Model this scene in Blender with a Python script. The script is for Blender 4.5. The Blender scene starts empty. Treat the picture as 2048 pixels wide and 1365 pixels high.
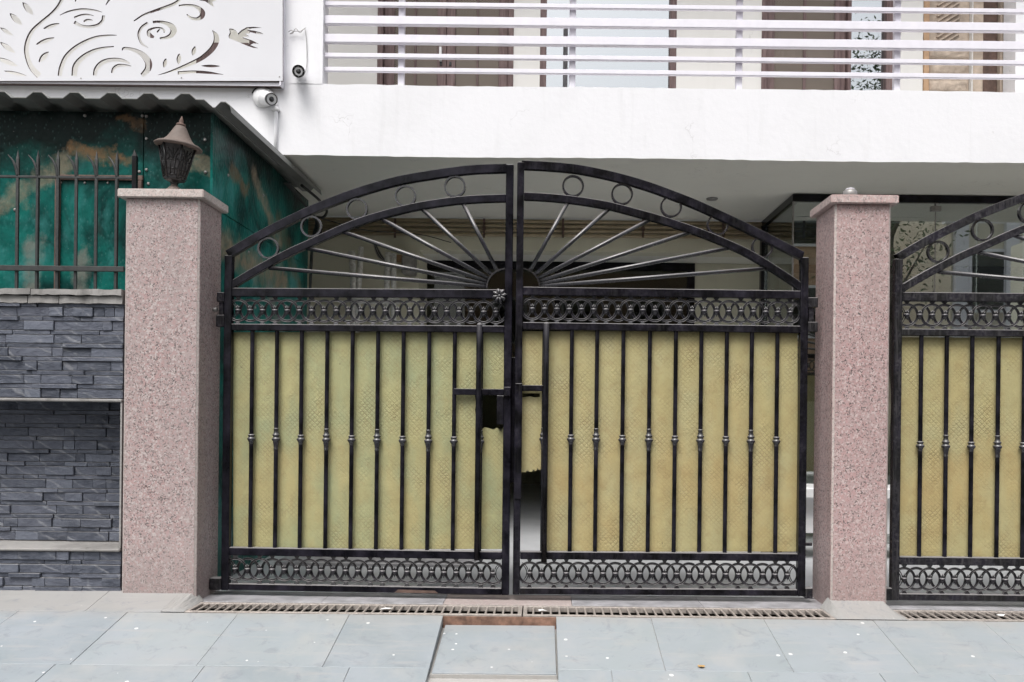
import bpy, bmesh, math, random
from mathutils import Vector, Matrix

random.seed(7)
scene = bpy.context.scene
COL = scene.collection
R = math.radians

# ------------------------------------------------------------------ camera
# Level lens shifted upwards: verticals stay vertical; a slight roll as in the photograph.
F, CX, CY, ROLL, ZC = 1785.0, 1083.0, 830.0, 0.0110, 1.046
cam_data = bpy.data.cameras.new('camera')
cam = bpy.data.objects.new('camera', cam_data)
COL.objects.link(cam)
cam_data.sensor_width = 36.0
cam_data.lens = F / 2048.0 * 36.0
cam_data.shift_x = (1024.0 - CX) / 2048.0
cam_data.shift_y = (CY - 682.5) / 2048.0
cam_data.clip_start, cam_data.clip_end = 0.05, 600.0
cam.matrix_world = Matrix.Translation((0, 0, ZC)) @ Matrix.Rotation(R(90), 4, 'X') @ Matrix.Rotation(ROLL, 4, 'Z')
scene.camera = cam

# ------------------------------------------------------------------ world, sun, exposure (overcast daylight)
world = bpy.data.worlds.new('World'); scene.world = world; world.use_nodes = True
wn, wl = world.node_tree.nodes, world.node_tree.links
wn.clear()
sky = wn.new('ShaderNodeTexSky'); sky.sky_type = 'NISHITA'; sky.sun_disc = False
SUN_EL, SUN_AZ = R(60), R(197)          # azimuth measured clockwise from +Y (north)
sky.sun_elevation = SUN_EL; sky.sun_rotation = SUN_AZ
sky.altitude = 200; sky.air_density = 1.4; sky.dust_density = 6.0; sky.ozone_density = 1.0
hsv = wn.new('ShaderNodeHueSaturation'); hsv.inputs['Saturation'].default_value = 0.32
bg = wn.new('ShaderNodeBackground'); bg.inputs['Strength'].default_value = 0.12
wo = wn.new('ShaderNodeOutputWorld')
wl.new(sky.outputs[0], hsv.inputs['Color']); wl.new(hsv.outputs[0], bg.inputs['Color']); wl.new(bg.outputs[0], wo.inputs[0])
sun_d = bpy.data.lights.new('sun', 'SUN'); sun_d.energy = 1.25; sun_d.angle = R(30); sun_d.color = (1.0, 0.985, 0.965)
sun = bpy.data.objects.new('sun', sun_d); COL.objects.link(sun)
sd = Vector((math.sin(SUN_AZ) * math.cos(SUN_EL), math.cos(SUN_AZ) * math.cos(SUN_EL), math.sin(SUN_EL)))
sun.rotation_euler = sd.to_track_quat('Z', 'Y').to_euler(); sun.location = sd * 30
vs = scene.view_settings
vs.view_transform = 'Standard'; vs.look = 'None'; vs.gamma = 1.0; vs.use_curve_mapping = False
vs.exposure = 0.81
scene.cycles.use_denoising = True
scene.cycles.max_bounces = 10; scene.cycles.diffuse_bounces = 5; scene.cycles.glossy_bounces = 4
scene.cycles.transparent_max_bounces = 12
scene.cycles.caustics_reflective = False; scene.cycles.caustics_refractive = False

# ------------------------------------------------------------------ pixel of the photograph -> world point at depth d
cr_, sr_ = math.cos(ROLL), math.sin(ROLL)
def uv(px, py):
    u, v = px - CX, py - CY
    return u * cr_ + v * sr_, -u * sr_ + v * cr_
def P(px, py, d):
    u, v = uv(px, py)
    return Vector((u * d / F, d, ZC - v * d / F))
def PX(px, d, py=830): return P(px, py, d).x
def PZ(py, d, px=1083): return P(px, py, d).z

# ------------------------------------------------------------------ mesh builder
class MB:
    def __init__(s): s.v, s.f, s.sm = [], [], []
    def add(s, vs_, fs, smooth=False):
        b = len(s.v); s.v += [tuple(p) for p in vs_]
        s.f += [tuple(b + i for i in f) for f in fs]; s.sm += [smooth] * len(fs); return s
    def box(s, x0, x1, y0, y1, z0, z1):
        return s.hexa([(x0,y0,z0),(x1,y0,z0),(x1,y1,z0),(x0,y1,z0),(x0,y0,z1),(x1,y0,z1),(x1,y1,z1),(x0,y1,z1)])
    def hexa(s, p):
        return s.add(p, [(0,3,2,1),(4,5,6,7),(0,1,5,4),(1,2,6,5),(2,3,7,6),(3,0,4,7)])
    def bar(s, a, b, w, d, up=(0,1,0)):
        """rectangular bar from a to b: d along 'up', w across."""
        a, b = Vector(a), Vector(b); t = (b - a).normalized(); up = Vector(up)
        side = t.cross(up).normalized() * w / 2; n = side.cross(t).normalized() * d / 2
        return s.hexa([a-side-n, a+side-n, a+side+n, a-side+n, b-side-n, b+side-n, b+side+n, b-side+n])
    def tube(s, pts, r, n=10, closed=False, caps=True, smooth=True):
        pts = [Vector(p) for p in pts]; m = len(pts)
        rs = r if isinstance(r, (list, tuple)) else [r] * m
        tans = []
        for i in range(m):
            a = pts[(i - 1) % m] if (closed or i > 0) else pts[i]
            b = pts[(i + 1) % m] if (closed or i < m - 1) else pts[i]
            tans.append((b - a).normalized())
        ref = Vector((0, 1, 0)) if abs(tans[0].y) < 0.8 else Vector((1, 0, 0))
        vs_ = []
        for i in range(m):
            t = tans[i]; x = t.cross(ref)
            if x.length < 1e-4: x = t.cross(Vector((0, 0, 1)))
            x.normalize(); y = t.cross(x).normalized()
            for k in range(n):
                a = 2 * math.pi * (k + 0.5) / n
                vs_.append(pts[i] + (x * math.cos(a) + y * math.sin(a)) * rs[i])
        fs = []
        for i in range(m if closed else m - 1):
            j = (i + 1) % m
            for k in range(n):
                l = (k + 1) % n
                fs.append((i*n+k, i*n+l, j*n+l, j*n+k))
        s.add(vs_, fs, smooth)
        if caps and not closed:
            b = len(s.v) - m * n
            s.f.append(tuple(b + k for k in range(n)));  s.sm.append(False)
            s.f.append(tuple(b + (m-1)*n + k for k in reversed(range(n)))); s.sm.append(False)
        return s
    def lathe(s, prof, c, n=20, axis='Z', smooth=True, M=None):
        """prof: (radius, height) pairs; c: centre."""
        vs_, fs = [], []
        c = Vector(c); m = len(prof)
        for r, h in prof:
            for k in range(n):
                a = 2 * math.pi * (k + 0.5) / n
                p = Vector((r * math.cos(a), r * math.sin(a), h))
                if axis == 'Y': p = Vector((p.x, -p.z, p.y))
                if axis == 'X': p = Vector((p.z, p.x, p.y))
                if M is not None: p = M @ p
                vs_.append(c + p)
        for i in range(m - 1):
            for k in range(n):
                l = (k + 1) % n
                fs.append((i*n+k, i*n+l, (i+1)*n+l, (i+1)*n+k))
        s.add(vs_, fs, smooth)
        b = len(s.v) - m * n
        s.f.append(tuple(b + k for k in reversed(range(n)))); s.sm.append(False)
        s.f.append(tuple(b + (m-1)*n + k for k in range(n))); s.sm.append(False)
        return s
    def ribbon(s, top, bot, y0, y1):
        """band in the XZ plane between two polylines, y0..y1 thick."""
        m = len(top); vs_ = []
        for (a, b) in zip(top, bot):
            vs_ += [(a[0], y0, a[1]), (a[0], y1, a[1]), (b[0], y1, b[1]), (b[0], y0, b[1])]
        fs = []
        for i in range(m - 1):
            o, p = i * 4, i * 4 + 4
            for k in range(4):
                l = (k + 1) % 4
                fs.append((o+k, o+l, p+l, p+k))
        fs += [(3,2,1,0), tuple((m-1)*4 + k for k in range(4))]
        return s.add(vs_, fs)
    def mesh(s, name, bevel=0, seg=1):
        me = bpy.data.meshes.new(name)
        me.from_pydata(s.v, [], s.f)
        me.polygons.foreach_set('use_smooth', s.sm)
        bm = bmesh.new(); bm.from_mesh(me)
        bmesh.ops.recalc_face_normals(bm, faces=bm.faces)
        if bevel:
            es = [e for e in bm.edges if len(e.link_faces) == 2 and e.calc_face_angle(0) > 0.6]
            bmesh.ops.bevel(bm, geom=es, offset=bevel, segments=seg, affect='EDGES', clamp_overlap=True)
        bm.to_mesh(me); bm.free(); me.update()
        return me

ORG = {}     # world origin of each object (all un-rotated roots)
def link(o): COL.objects.link(o); return o
def tag(o, label=None, cat=None, group=None, kind=None):
    if label: o['label'] = label
    if cat: o['category'] = cat
    if group: o['group'] = group
    if kind: o['kind'] = kind
    return o
def root(name, loc, label=None, cat=None, group=None, kind=None, rot=0.0):
    o = link(bpy.data.objects.new(name, None)); o.empty_display_size = 0.1
    o.location = loc; o.rotation_euler = (0, 0, rot)
    ORG[o.name] = Vector(loc)
    return tag(o, label, cat, group, kind)
def obj(name, mb, mat, parent=None, bevel=0, local=False, seg=1):
    """one mesh object. World coordinates unless local; a child keeps its parent's origin."""
    me = mb.mesh(name, bevel, seg) if isinstance(mb, MB) else mb
    if mat is not None and not me.materials: me.materials.append(mat)
    o = link(bpy.data.objects.new(name, me))
    if parent is not None:
        o.parent = parent; org = ORG.get(parent.name, Vector())
        if not local and org.length: me.transform(Matrix.Translation(-org))
        ORG[o.name] = org
    else:
        if not local:
            lo = Vector((sum(v.co.x for v in me.vertices) / len(me.vertices), sum(v.co.y for v in me.vertices) / len(me.vertices), min(v.co.z for v in me.vertices)))
            me.transform(Matrix.Translation(-lo)); o.location = lo
            ORG[o.name] = lo
        else: ORG[o.name] = Vector()
    return o
def inst(name, me, parent, loc, rot=(0, 0, 0), scale=(1, 1, 1)):
    """a copy of a shared mesh, in the parent's own coordinates"""
    o = link(bpy.data.objects.new(name, me)); o.parent = parent
    o.location = loc; o.rotation_euler = rot; o.scale = scale
    return o
def copy_tree(o, parent=None):
    c = link(o.copy()); c.parent = parent
    for ch in list(o.children): copy_tree(ch, c)
    return c
def fill2d(name, loops, th):
    """flat sheet with holes: loops of (x, z); returns a mesh in XZ, th thick along Y."""
    cu = bpy.data.curves.new(name, 'CURVE'); cu.dimensions = '2D'; cu.fill_mode = 'BOTH'; cu.extrude = th / 2
    for lp in loops:
        sp = cu.splines.new('POLY'); sp.points.add(len(lp) - 1)
        for p, q in zip(sp.points, lp): p.co = (q[0], q[1], 0, 1)
        sp.use_cyclic_u = True
    ob = link(bpy.data.objects.new(name, cu))
    dg = bpy.context.evaluated_depsgraph_get(); dg.update()
    me = bpy.data.meshes.new_from_object(ob.evaluated_get(dg))
    bpy.data.objects.remove(ob); bpy.data.curves.remove(cu)
    me.transform(Matrix.Rotation(R(90), 4, 'X'))
    bm = bmesh.new(); bm.from_mesh(me)
    bmesh.ops.remove_doubles(bm, verts=bm.verts, dist=1e-5)
    bmesh.ops.recalc_face_normals(bm, faces=bm.faces); bm.to_mesh(me); bm.free()
    for p in me.polygons: p.use_smooth = False
    me.name = name; me.materials.clear()
    return me
def catmull(pts, n=8):
    pts = [Vector((p[0], p[1], p[2] if len(p) > 2 else 0)) for p in pts]
    out = []
    ext = [pts[0] * 2 - pts[1]] + pts + [pts[-1] * 2 - pts[-2]]
    for i in range(1, len(ext) - 2):
        a, b, c, d = ext[i-1], ext[i], ext[i+1], ext[i+2]
        for k in range(n):
            t = k / n
            out.append(0.5 * ((2*b) + (c-a)*t + (2*a-5*b+4*c-d)*t*t + (3*b-a-3*c+d)*t**3))
    out.append(pts[-1]); return out
# ------------------------------------------------------------------ procedural materials
class NT:
    def __init__(s, name):
        s.m = bpy.data.materials.new(name); s.m.use_nodes = True
        s.t = s.m.node_tree; s.t.nodes.clear()
        s.out = s.t.nodes.new('ShaderNodeOutputMaterial')
        s.b = s.t.nodes.new('ShaderNodeBsdfPrincipled'); s.l(s.b.outputs[0], s.out.inputs[0])
        s._co = None
    def n(s, typ, **kw):
        nd = s.t.nodes.new('ShaderNode' + typ)
        for k, v in kw.items():
            if hasattr(nd, k) and k not in nd.inputs: setattr(nd, k, v)
            else: nd.inputs[k].default_value = v
        return nd
    def l(s, a, b): s.t.links.new(a, b)
    def co(s, scale=(1, 1, 1), rot=(0, 0, 0), rnd=False):
        tc = s.n('TexCoord'); mp = s.n('Mapping')
        mp.inputs['Scale'].default_value = scale; mp.inputs['Rotation'].default_value = rot
        src = tc.outputs['Object']
        if rnd:
            oi = s.n('ObjectInfo'); ad = s.n('VectorMath', operation='MULTIPLY_ADD')
            ad.inputs[1].default_value = (37.0, 17.0, 53.0)
            s.l(oi.outputs['Random'], ad.inputs[0]); s.l(src, ad.inputs[2]); src = ad.outputs[0]
        s.l(src, mp.inputs[0]); return mp.outputs[0]
    def noise(s, scale, detail=4, rough=0.55, vec=None, dist=0.0):
        nd = s.n('TexNoise', Scale=scale, Detail=detail, Roughness=rough, Distortion=dist)
        if vec is not None: s.l(vec, nd.inputs['Vector'])
        return nd.outputs['Fac']
    def ramp(s, fac, stops, interp='LINEAR'):
        nd = s.n('ValToRGB'); cr = nd.color_ramp; cr.interpolation = interp
        while len(cr.elements) < len(stops): cr.elements.new(0.5)
        for e, (p, c) in zip(cr.elements, stops):
            e.position = p
            e.color = (c, c, c, 1) if not isinstance(c, (tuple, list)) else (*c, 1)
        s.l(fac, nd.inputs[0]); return nd.outputs[0]
    def mix(s, fac, a, b, mode='MIX'):
        nd = s.n('Mix', data_type='RGBA', blend_type=mode)
        for sock, v in ((nd.inputs[0], fac), (nd.inputs[6], a), (nd.inputs[7], b)):
            if hasattr(v, 'is_linked'): s.l(v, sock)
            elif isinstance(v, (tuple, list)): sock.default_value = (*v, 1)
            else: sock.default_value = v
        return nd.outputs[2]
    def math(s, op, a, b=0.0, c=None):
        nd = s.n('Math', operation=op)
        for i, v in enumerate((a, b) if c is None else (a, b, c)):
            if hasattr(v, 'is_linked'): s.l(v, nd.inputs[i])
            else: nd.inputs[i].default_value = v
        return nd.outputs[0]
    def sep(s, vec):
        nd = s.n('SeparateXYZ'); s.l(vec, nd.inputs[0]); return nd.outputs
    def nz(s):
        g = s.n('NewGeometry'); return s.sep(g.outputs['Normal'])[2]
    def bump(s, h, strength=0.3, dist=0.01):
        nd = s.n('Bump', Strength=strength, Distance=dist); s.l(h, nd.inputs['Height'])
        s.l(nd.outputs[0], s.b.inputs['Normal']); return nd
    def set(s, col=None, rough=None, metal=None, spec=None):
        for key, v in (('Base Color', col), ('Roughness', rough), ('Metallic', metal), ('Specular IOR Level', spec)):
            if v is None: continue
            if hasattr(v, 'is_linked'): s.l(v, s.b.inputs[key])
            else: s.b.inputs[key].default_value = (*v, 1) if isinstance(v, (tuple, list)) else v
        return s.m

def mat_paint_black(name, dust=0.5, base=(0.010, 0.010, 0.013), spec=0.14):
    n = NT(name); co = n.co()
    a = n.noise(9, 5, 0.6, co); b = n.noise(60, 3, 0.6, co); st = n.noise(7, 4, 0.6, n.co((9, 9, 0.7)))
    up = n.ramp(n.nz(), [(0.25, 0.0), (0.85, 1.0)])
    col = n.mix(n.ramp(a, [(0.4, 0.0), (0.75, 1.0)]), base, (0.022, 0.020, 0.030))
    d1 = n.math('MULTIPLY', n.ramp(b, [(0.45, 0.0), (0.75, 0.55)]), n.ramp(a, [(0.35, 0.15), (0.7, 1.0)]))
    d1 = n.math('MULTIPLY', d1, dust * 0.55)
    d2 = n.math('MULTIPLY', n.ramp(st, [(0.5, 0.0), (0.72, 1.0)]), dust * 0.18)
    d3 = n.math('MULTIPLY', up, 0.85)
    d = n.math('MAXIMUM', n.math('MAXIMUM', d1, d2), d3)
    col = n.mix(d, col, (0.26, 0.25, 0.25))
    n.bump(b, 0.12, 0.002)
    return n.set(col, n.math('MULTIPLY_ADD', d, 0.5, 0.17), spec=spec)

M = {}
M['black'] = mat_paint_black('black_gate_paint', 0.14, (0.003, 0.003, 0.005))
M['black_worn'] = mat_paint_black('worn_black_gate_paint', 0.32, (0.004, 0.004, 0.005))
M['black_dusty'] = mat_paint_black('dusty_black_gate_paint', 1.0, (0.014, 0.014, 0.015))
M['black_bar'] = mat_paint_black('glossy_black_bar_paint', 0.10, (0.004, 0.004, 0.005))
M['black_cast'] = mat_paint_black('cast_iron_paint', 0.30, (0.016, 0.016, 0.017), 0.7)
M['black_frame'] = mat_paint_black('black_aluminium', 0.0, (0.006, 0.006, 0.006))

def mat_frp(name, c1, c2, c3, s0, step):
    n = NT(name); co = n.co()
    big = n.noise(1.6, 4, 0.6, co); mid = n.noise(5.5, 4, 0.6, n.co((1, 1, 0.5)))
    zz = n.sep(co)[2]
    band = n.math('MULTIPLY_ADD', n.math('ABSOLUTE', n.math('SUBTRACT', zz, 0.66)), -0.9, 0.55)
    f = n.math('ADD', n.math('MULTIPLY', big, 0.75), n.math('MULTIPLY', band, 0.45))
    col = n.mix(n.ramp(f, [(0.36, 0.0), (0.86, 1.0)]), c1, c2)
    col = n.mix(n.ramp(mid, [(0.42, 0.0), (0.70, 0.85)]), col, c3)
    d1 = n.n('TexWave', wave_type='BANDS', bands_direction='DIAGONAL', Scale=22.0, Distortion=1.5, Detail=1.0)
    n.l(n.co((1, 0, 1)), d1.inputs['Vector']); d1.inputs['Detail Scale'].default_value = 3.0
    d2 = n.n('TexWave', wave_type='BANDS', bands_direction='DIAGONAL', Scale=22.0, Distortion=1.5, Detail=1.0)
    n.l(n.co((-1, 0, 1)), d2.inputs['Vector']); d2.inputs['Detail Scale'].default_value = 3.0
    net = n.math('MAXIMUM', n.ramp(d1.outputs['Fac'], [(0.72, 0.0), (0.96, 1.0)]), n.ramp(d2.outputs['Fac'], [(0.72, 0.0), (0.96, 1.0)]))
    brk = n.ramp(n.noise(2.6, 5, 0.75, co), [(0.40, 0.0), (0.66, 1.0)])
    net = n.math('MULTIPLY', net, brk)
    col = n.mix(n.math('MULTIPLY', net, 0.40), col, (0.17, 0.13, 0.07))
    mot = n.noise(13, 6, 0.75, co, 0.8)
    col = n.mix(n.ramp(mot, [(0.50, 0.0), (0.74, 0.5)]), col, tuple(x * 0.68 for x in c2))
    col = n.mix(n.ramp(mot, [(0.28, 0.55), (0.44, 0.0)]), col, tuple(min(1, x * 1.22) for x in c1))
    spots = n.ramp(n.noise(42, 2, 0.5, co), [(0.74, 0.0), (0.78, 1.0)])
    col = n.mix(n.math('MULTIPLY', spots, 0.55), col, (0.13, 0.11, 0.06))
    spk = n.ramp(n.noise(230, 1, 0.5, co), [(0.74, 0.0), (0.8, 1.0)])
    col = n.mix(n.math('MULTIPLY', spk, 0.5), col, (0.62, 0.58, 0.42))
    run = n.math('MULTIPLY', n.ramp(n.noise(1.0, 3, 0.6, n.co((26, 1, 1.4))), [(0.60, 0.0), (0.74, 1.0)]), n.ramp(n.noise(3.3, 3, 0.6, co), [(0.50, 0.0), (0.68, 1.0)]))
    col = n.mix(n.math('MULTIPLY', run, 0.5), col, (0.24, 0.17, 0.08))
    scr_ = n.math('MULTIPLY', n.ramp(n.noise(1.0, 1, 0.4, n.co((60, 1, 11))), [(0.78, 0.0), (0.80, 1.0)]), n.math('GREATER_THAN', n.noise(3.0, 1, 0.5, co), 0.56))
    col = n.mix(n.math('MULTIPLY', scr_, 0.8), col, (0.03, 0.025, 0.02))
    # the thin sheet bellies out a little between the bars
    wv = n.math('COSINE', n.math('MULTIPLY', n.math('SUBTRACT', n.sep(co)[0], s0), 2 * math.pi / step))
    bel = n.math('MULTIPLY', wv, -2.2)
    h = n.math('ADD', bel, n.math('ADD', n.math('MULTIPLY', n.noise(6, 3, 0.5, co), 6.0), n.math('SUBTRACT', n.noise(90, 3, 0.5, co), net)))
    n.bump(h, 0.6, 0.0022)
    return n.set(col, 0.48, spec=0.35)
M['frp_green'] = mat_frp('yellow_green_fibre_sheet', (0.378, 0.358, 0.180), (0.400, 0.325, 0.155), (0.290, 0.325, 0.188), 0.157, 0.1437)
M['frp_ochre'] = mat_frp('ochre_fibre_sheet', (0.412, 0.360, 0.178), (0.430, 0.310, 0.142), (0.412, 0.382, 0.212), -0.167, 0.1455)

def mat_wall(name, base, dirt=0.25, dcol=(0.52, 0.50, 0.47), bumpy=0.25):
    n = NT(name); co = n.co()
    a = n.noise(1.3, 5, 0.6, co); st = n.noise(3.0, 5, 0.6, n.co((3.5, 3.5, 0.35))); fine = n.noise(140, 3, 0.6, co); mid = n.noise(22, 3, 0.5, co)
    col = n.mix(n.math('MULTIPLY', n.ramp(a, [(0.48, 0.0), (0.8, 1.0)]), dirt), base, dcol)
    col = n.mix(n.math('MULTIPLY', n.ramp(st, [(0.56, 0.0), (0.8, 1.0)]), dirt), col, dcol)
    vor = n.n('TexVoronoi', feature='DISTANCE_TO_EDGE', Scale=1.1)
    wob = n.n('VectorMath', operation='ADD'); nn = n.n('TexNoise', Scale=3.5, Detail=5.0); n.l(co, nn.inputs['Vector'])
    n.l(co, wob.inputs[0]); n.l(nn.outputs['Color'], wob.inputs[1]); n.l(wob.outputs[0], vor.inputs['Vector'])
    crack = n.math('MULTIPLY', n.ramp(vor.outputs['Distance'], [(0.0, 1.0), (0.005, 0.0)]), n.ramp(n.noise(2.3, 2, 0.5, co), [(0.52, 0.0), (0.62, 1.0)]))
    col = n.mix(n.math('MULTIPLY', crack, 0.45), col, (0.35, 0.34, 0.33))
    h = n.math('ADD', n.math('MULTIPLY', fine, 0.35), mid)
    n.bump(h, bumpy, 0.006)
    return n.set(col, 0.75, spec=0.25)
M['white_wall'] = mat_wall('white_painted_plaster', (0.79, 0.79, 0.815), 0.40, (0.62, 0.62, 0.63), 0.30)
M['cream_wall'] = mat_wall('cream_painted_plaster', (0.68, 0.67, 0.65), 0.2, (0.54, 0.53, 0.50), 0.12)
M['soffit'] = mat_wall('grey_soffit_plaster', (0.76, 0.75, 0.69), 0.25, (0.60, 0.59, 0.54), 0.15)
M['inner_wall'] = mat_wall('olive_grey_inner_plaster', (0.68, 0.66, 0.54), 0.4, (0.52, 0.50, 0.41), 0.15)
M['tan_house'] = mat_wall('pale_yellow_house_plaster', (0.64, 0.60, 0.48), 0.3, (0.5, 0.46, 0.40), 0.1)

def mat_simple(name, col, rough=0.5, metal=0.0, var=0.15, scale=12, bump=0.0, spec=0.5, rnd=False):
    n = NT(name); co = n.co(rnd=rnd)
    a = n.noise(scale, 4, 0.6, co)
    c = n.mix(n.ramp(a, [(0.3, 0.0), (0.75, 1.0)]), tuple(x * (1 - var) for x in col), tuple(min(1, x * (1 + var)) for x in col))
    if bump: n.bump(n.noise(scale * 6, 3, 0.6, co), bump, 0.004)
    return n.set(c, rough, metal, spec)
M['white_metal'] = mat_simple('white_enamelled_metal', (0.78, 0.76, 0.82), 0.35, 0, 0.05)
M['white_panel'] = mat_simple('white_cut_sheet', (0.64, 0.64, 0.67), 0.4, 0, 0.03, 3)
M['panel_edge'] = mat_simple('shade_brown_sheet_edge', (0.10, 0.07, 0.065), 0.7, 0, 0.2)  # shade on the down-facing cut edges, painted as dark brown
M['white_plastic'] = mat_simple('white_plastic', (0.75, 0.75, 0.76), 0.3, 0, 0.05)
M['lens_black'] = mat_simple('lens_black_plastic', (0.012, 0.012, 0.013), 0.12, 0, 0.1)
M['grey_metal'] = mat_simple('dull_grey_metal', (0.30, 0.29, 0.28), 0.45, 0.6, 0.25, 20)
M['pale_iron'] = mat_simple('pale_worn_cast_iron', (0.37, 0.33, 0.30), 0.5, 0.2, 0.3, 40, 0.3)
M['rust'] = mat_simple('rusty_brown_iron', (0.12, 0.075, 0.06), 0.75, 0.0, 0.4, 14, 0.3)
M['fence_iron'] = mat_simple('weathered_dark_iron', (0.030, 0.032, 0.032), 0.55, 0.0, 0.5, 22, 0.3)
M['roof_sheet'] = mat_simple('dark_grey_roof_sheet', (0.21, 0.215, 0.205), 0.5, 0.0, 0.12, 5)
M['lamp_roof'] = mat_simple('dusty_terracotta_lamp_cap', (0.135, 0.105, 0.090), 0.7, 0, 0.2, 18, 0.2)
M['lamp_dark'] = mat_simple('smoky_lamp_casting', (0.010, 0.0095, 0.010), 0.35, 0, 0.4, 50, 0.4)
M['lamp_pane'] = mat_simple('dirty_smoked_lamp_glass', (0.05, 0.048, 0.05), 0.18, 0, 0.5, 30, 0.2)
M['cable'] = mat_simple('black_cable_rubber', (0.02, 0.02, 0.02), 0.6)
M['pipe_tan'] = mat_simple('dusty_tan_pipe', (0.42, 0.34, 0.23), 0.6, 0, 0.15, 6)
M['tan_stone'] = mat_simple('carved_tan_stone', (0.45, 0.37, 0.30), 0.75, 0, 0.3, 9, 0.9)
M['tan_wood'] = mat_simple('tan_wood', (0.42, 0.27, 0.16), 0.6, 0, 0.2, 15)
M['old_white_wood'] = mat_simple('peeling_white_paint', (0.80, 0.78, 0.73), 0.8, 0, 0.35, 40, 0.6)
M['curtain'] = mat_simple('brown_backing_cloth', (0.12, 0.085, 0.06), 0.9, 0, 0.2, 4)
M['asphalt'] = mat_simple('asphalt', (0.055, 0.055, 0.056), 0.9, 0, 0.25, 60, 0.5)
M['dark_room'] = mat_simple('dark_inner_finish', (0.30, 0.29, 0.24), 0.6, 0, 0.2)
M['leaf'] = mat_simple('tree_leaf', (0.055, 0.095, 0.030), 0.55, 0, 0.4, 2)
M['bark'] = mat_simple('tree_bark', (0.10, 0.08, 0.065), 0.9, 0, 0.3, 10, 0.5)
M['paper'] = mat_simple('white_paper_scrap', (0.75, 0.75, 0.74), 0.8, 0, 0.05)
M['dry_leaf'] = mat_simple('dry_leaf', (0.42, 0.26, 0.10), 0.8, 0, 0.2)
M['brick_red'] = mat_simple('red_cloth_awning', (0.30, 0.075, 0.04), 0.8, 0, 0.2)

def mat_wood_red(name, c0, c1):
    n = NT(name); co = n.co((14, 14, 1.2), rnd=True)
    a = n.noise(3.0, 6, 0.65, co); col = n.mix(n.ramp(a, [(0.3, 0.0), (0.7, 1.0)]), c0, c1)
    n.bump(a, 0.3, 0.004); return n.set(col, 0.6, spec=0.3)
M['wood'] = mat_wood_red('faded_maroon_wood', (0.075, 0.045, 0.045), (0.21, 0.15, 0.145))

# perforated wire mesh: alpha holes
n = NT('fly_mesh'); v = n.co((1, 1, 1))
w1 = n.n('TexWave', wave_type='BANDS', bands_direction='DIAGONAL', Scale=24.0); n.l(n.co((1, 0, 1.7)), w1.inputs['Vector'])
w2 = n.n('TexWave', wave_type='BANDS', bands_direction='DIAGONAL', Scale=24.0); n.l(n.co((-1, 0, 1.7)), w2.inputs['Vector'])
net = n.math('MAXIMUM', n.ramp(w1.outputs['Fac'], [(0.62, 0), (0.75, 1)]), n.ramp(w2.outputs['Fac'], [(0.62, 0), (0.75, 1)]))
n.l(net, n.b.inputs['Alpha']); M['fly_mesh'] = n.set((0.22, 0.185, 0.155), 0.6)

# granite
def mat_granite(name, base, pink, dark, light, dusty, dusty_amt):
    n = NT(name); co = n.co(rnd=True)
    v1 = n.n('TexVoronoi', feature='F1', Scale=112.0); n.l(co, v1.inputs['Vector'])
    v2 = n.n('TexVoronoi', feature='F1', Scale=165.0); n.l(co, v2.inputs['Vector'])
    c1 = n.sep(v1.outputs['Color'])[0]; c2 = n.sep(v2.outputs['Color'])[1]
    col = n.ramp(c1, [(0.0, base), (0.36, pink), (0.62, light), (0.80, base), (0.92, tuple(x * 0.6 for x in base))], 'CONSTANT')
    dk = n.ramp(c2, [(0.0, 0.0), (0.74, 1.0)], 'CONSTANT')
    patch = n.ramp(n.noise(38, 2, 0.5, co), [(0.40, 0.15), (0.58, 1.0)])
    col = n.mix(n.math('MULTIPLY', dk, n.math('MULTIPLY', patch, 0.85)), col, dark)
    d = n.math('MULTIPLY', n.ramp(n.noise(2.2, 5, 0.65, n.co((1, 1, 0.45))), [(0.30, 0.0), (0.72, 1.0)]), dusty_amt)
    col = n.mix(d, col, dusty)
    zr = n.math('ADD', n.sep(n.co())[2], n.math('MULTIPLY', n.math('SUBTRACT', n.noise(4, 5, 0.65, n.co()), 0.5), 0.5))
    col = n.mix(n.ramp(zr, [(0.0, 0.55), (0.30, 0.0)]), col, tuple(x * 0.62 for x in dusty))
    strk = n.ramp(n.noise(1.0, 5, 0.65, n.co((7, 7, 0.5))), [(0.52, 0.0), (0.74, 0.4)]); col = n.mix(strk, col, tuple(x * 0.72 for x in dusty))
    n.bump(c1, 0.08, 0.001)
    return n.set(col, 0.38, spec=0.4)
M['granite_pink'] = mat_granite('pink_granite', (0.430, 0.315, 0.306), (0.445, 0.288, 0.280), (0.022, 0.026, 0.026), (0.54, 0.44, 0.425), (0.43, 0.335, 0.32), 0.45)
M['granite_dusty'] = mat_granite('dusty_pink_granite', (0.385, 0.305, 0.295), (0.40, 0.270, 0.262), (0.040, 0.036, 0.035), (0.49, 0.425, 0.41), (0.40, 0.34, 0.328), 0.42)
M['granite_cap'] = mat_granite('pale_granite_cap', (0.50, 0.42, 0.39), (0.52, 0.40, 0.37), (0.22, 0.18, 0.17), (0.60, 0.55, 0.52), (0.56, 0.51, 0.48), 0.7)
M['granite_strip'] = mat_granite('reddish_granite_strip', (0.42, 0.32, 0.31), (0.40, 0.26, 0.25), (0.15, 0.11, 0.10), (0.55, 0.48, 0.46), (0.60, 0.53, 0.50), 0.75)

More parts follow.
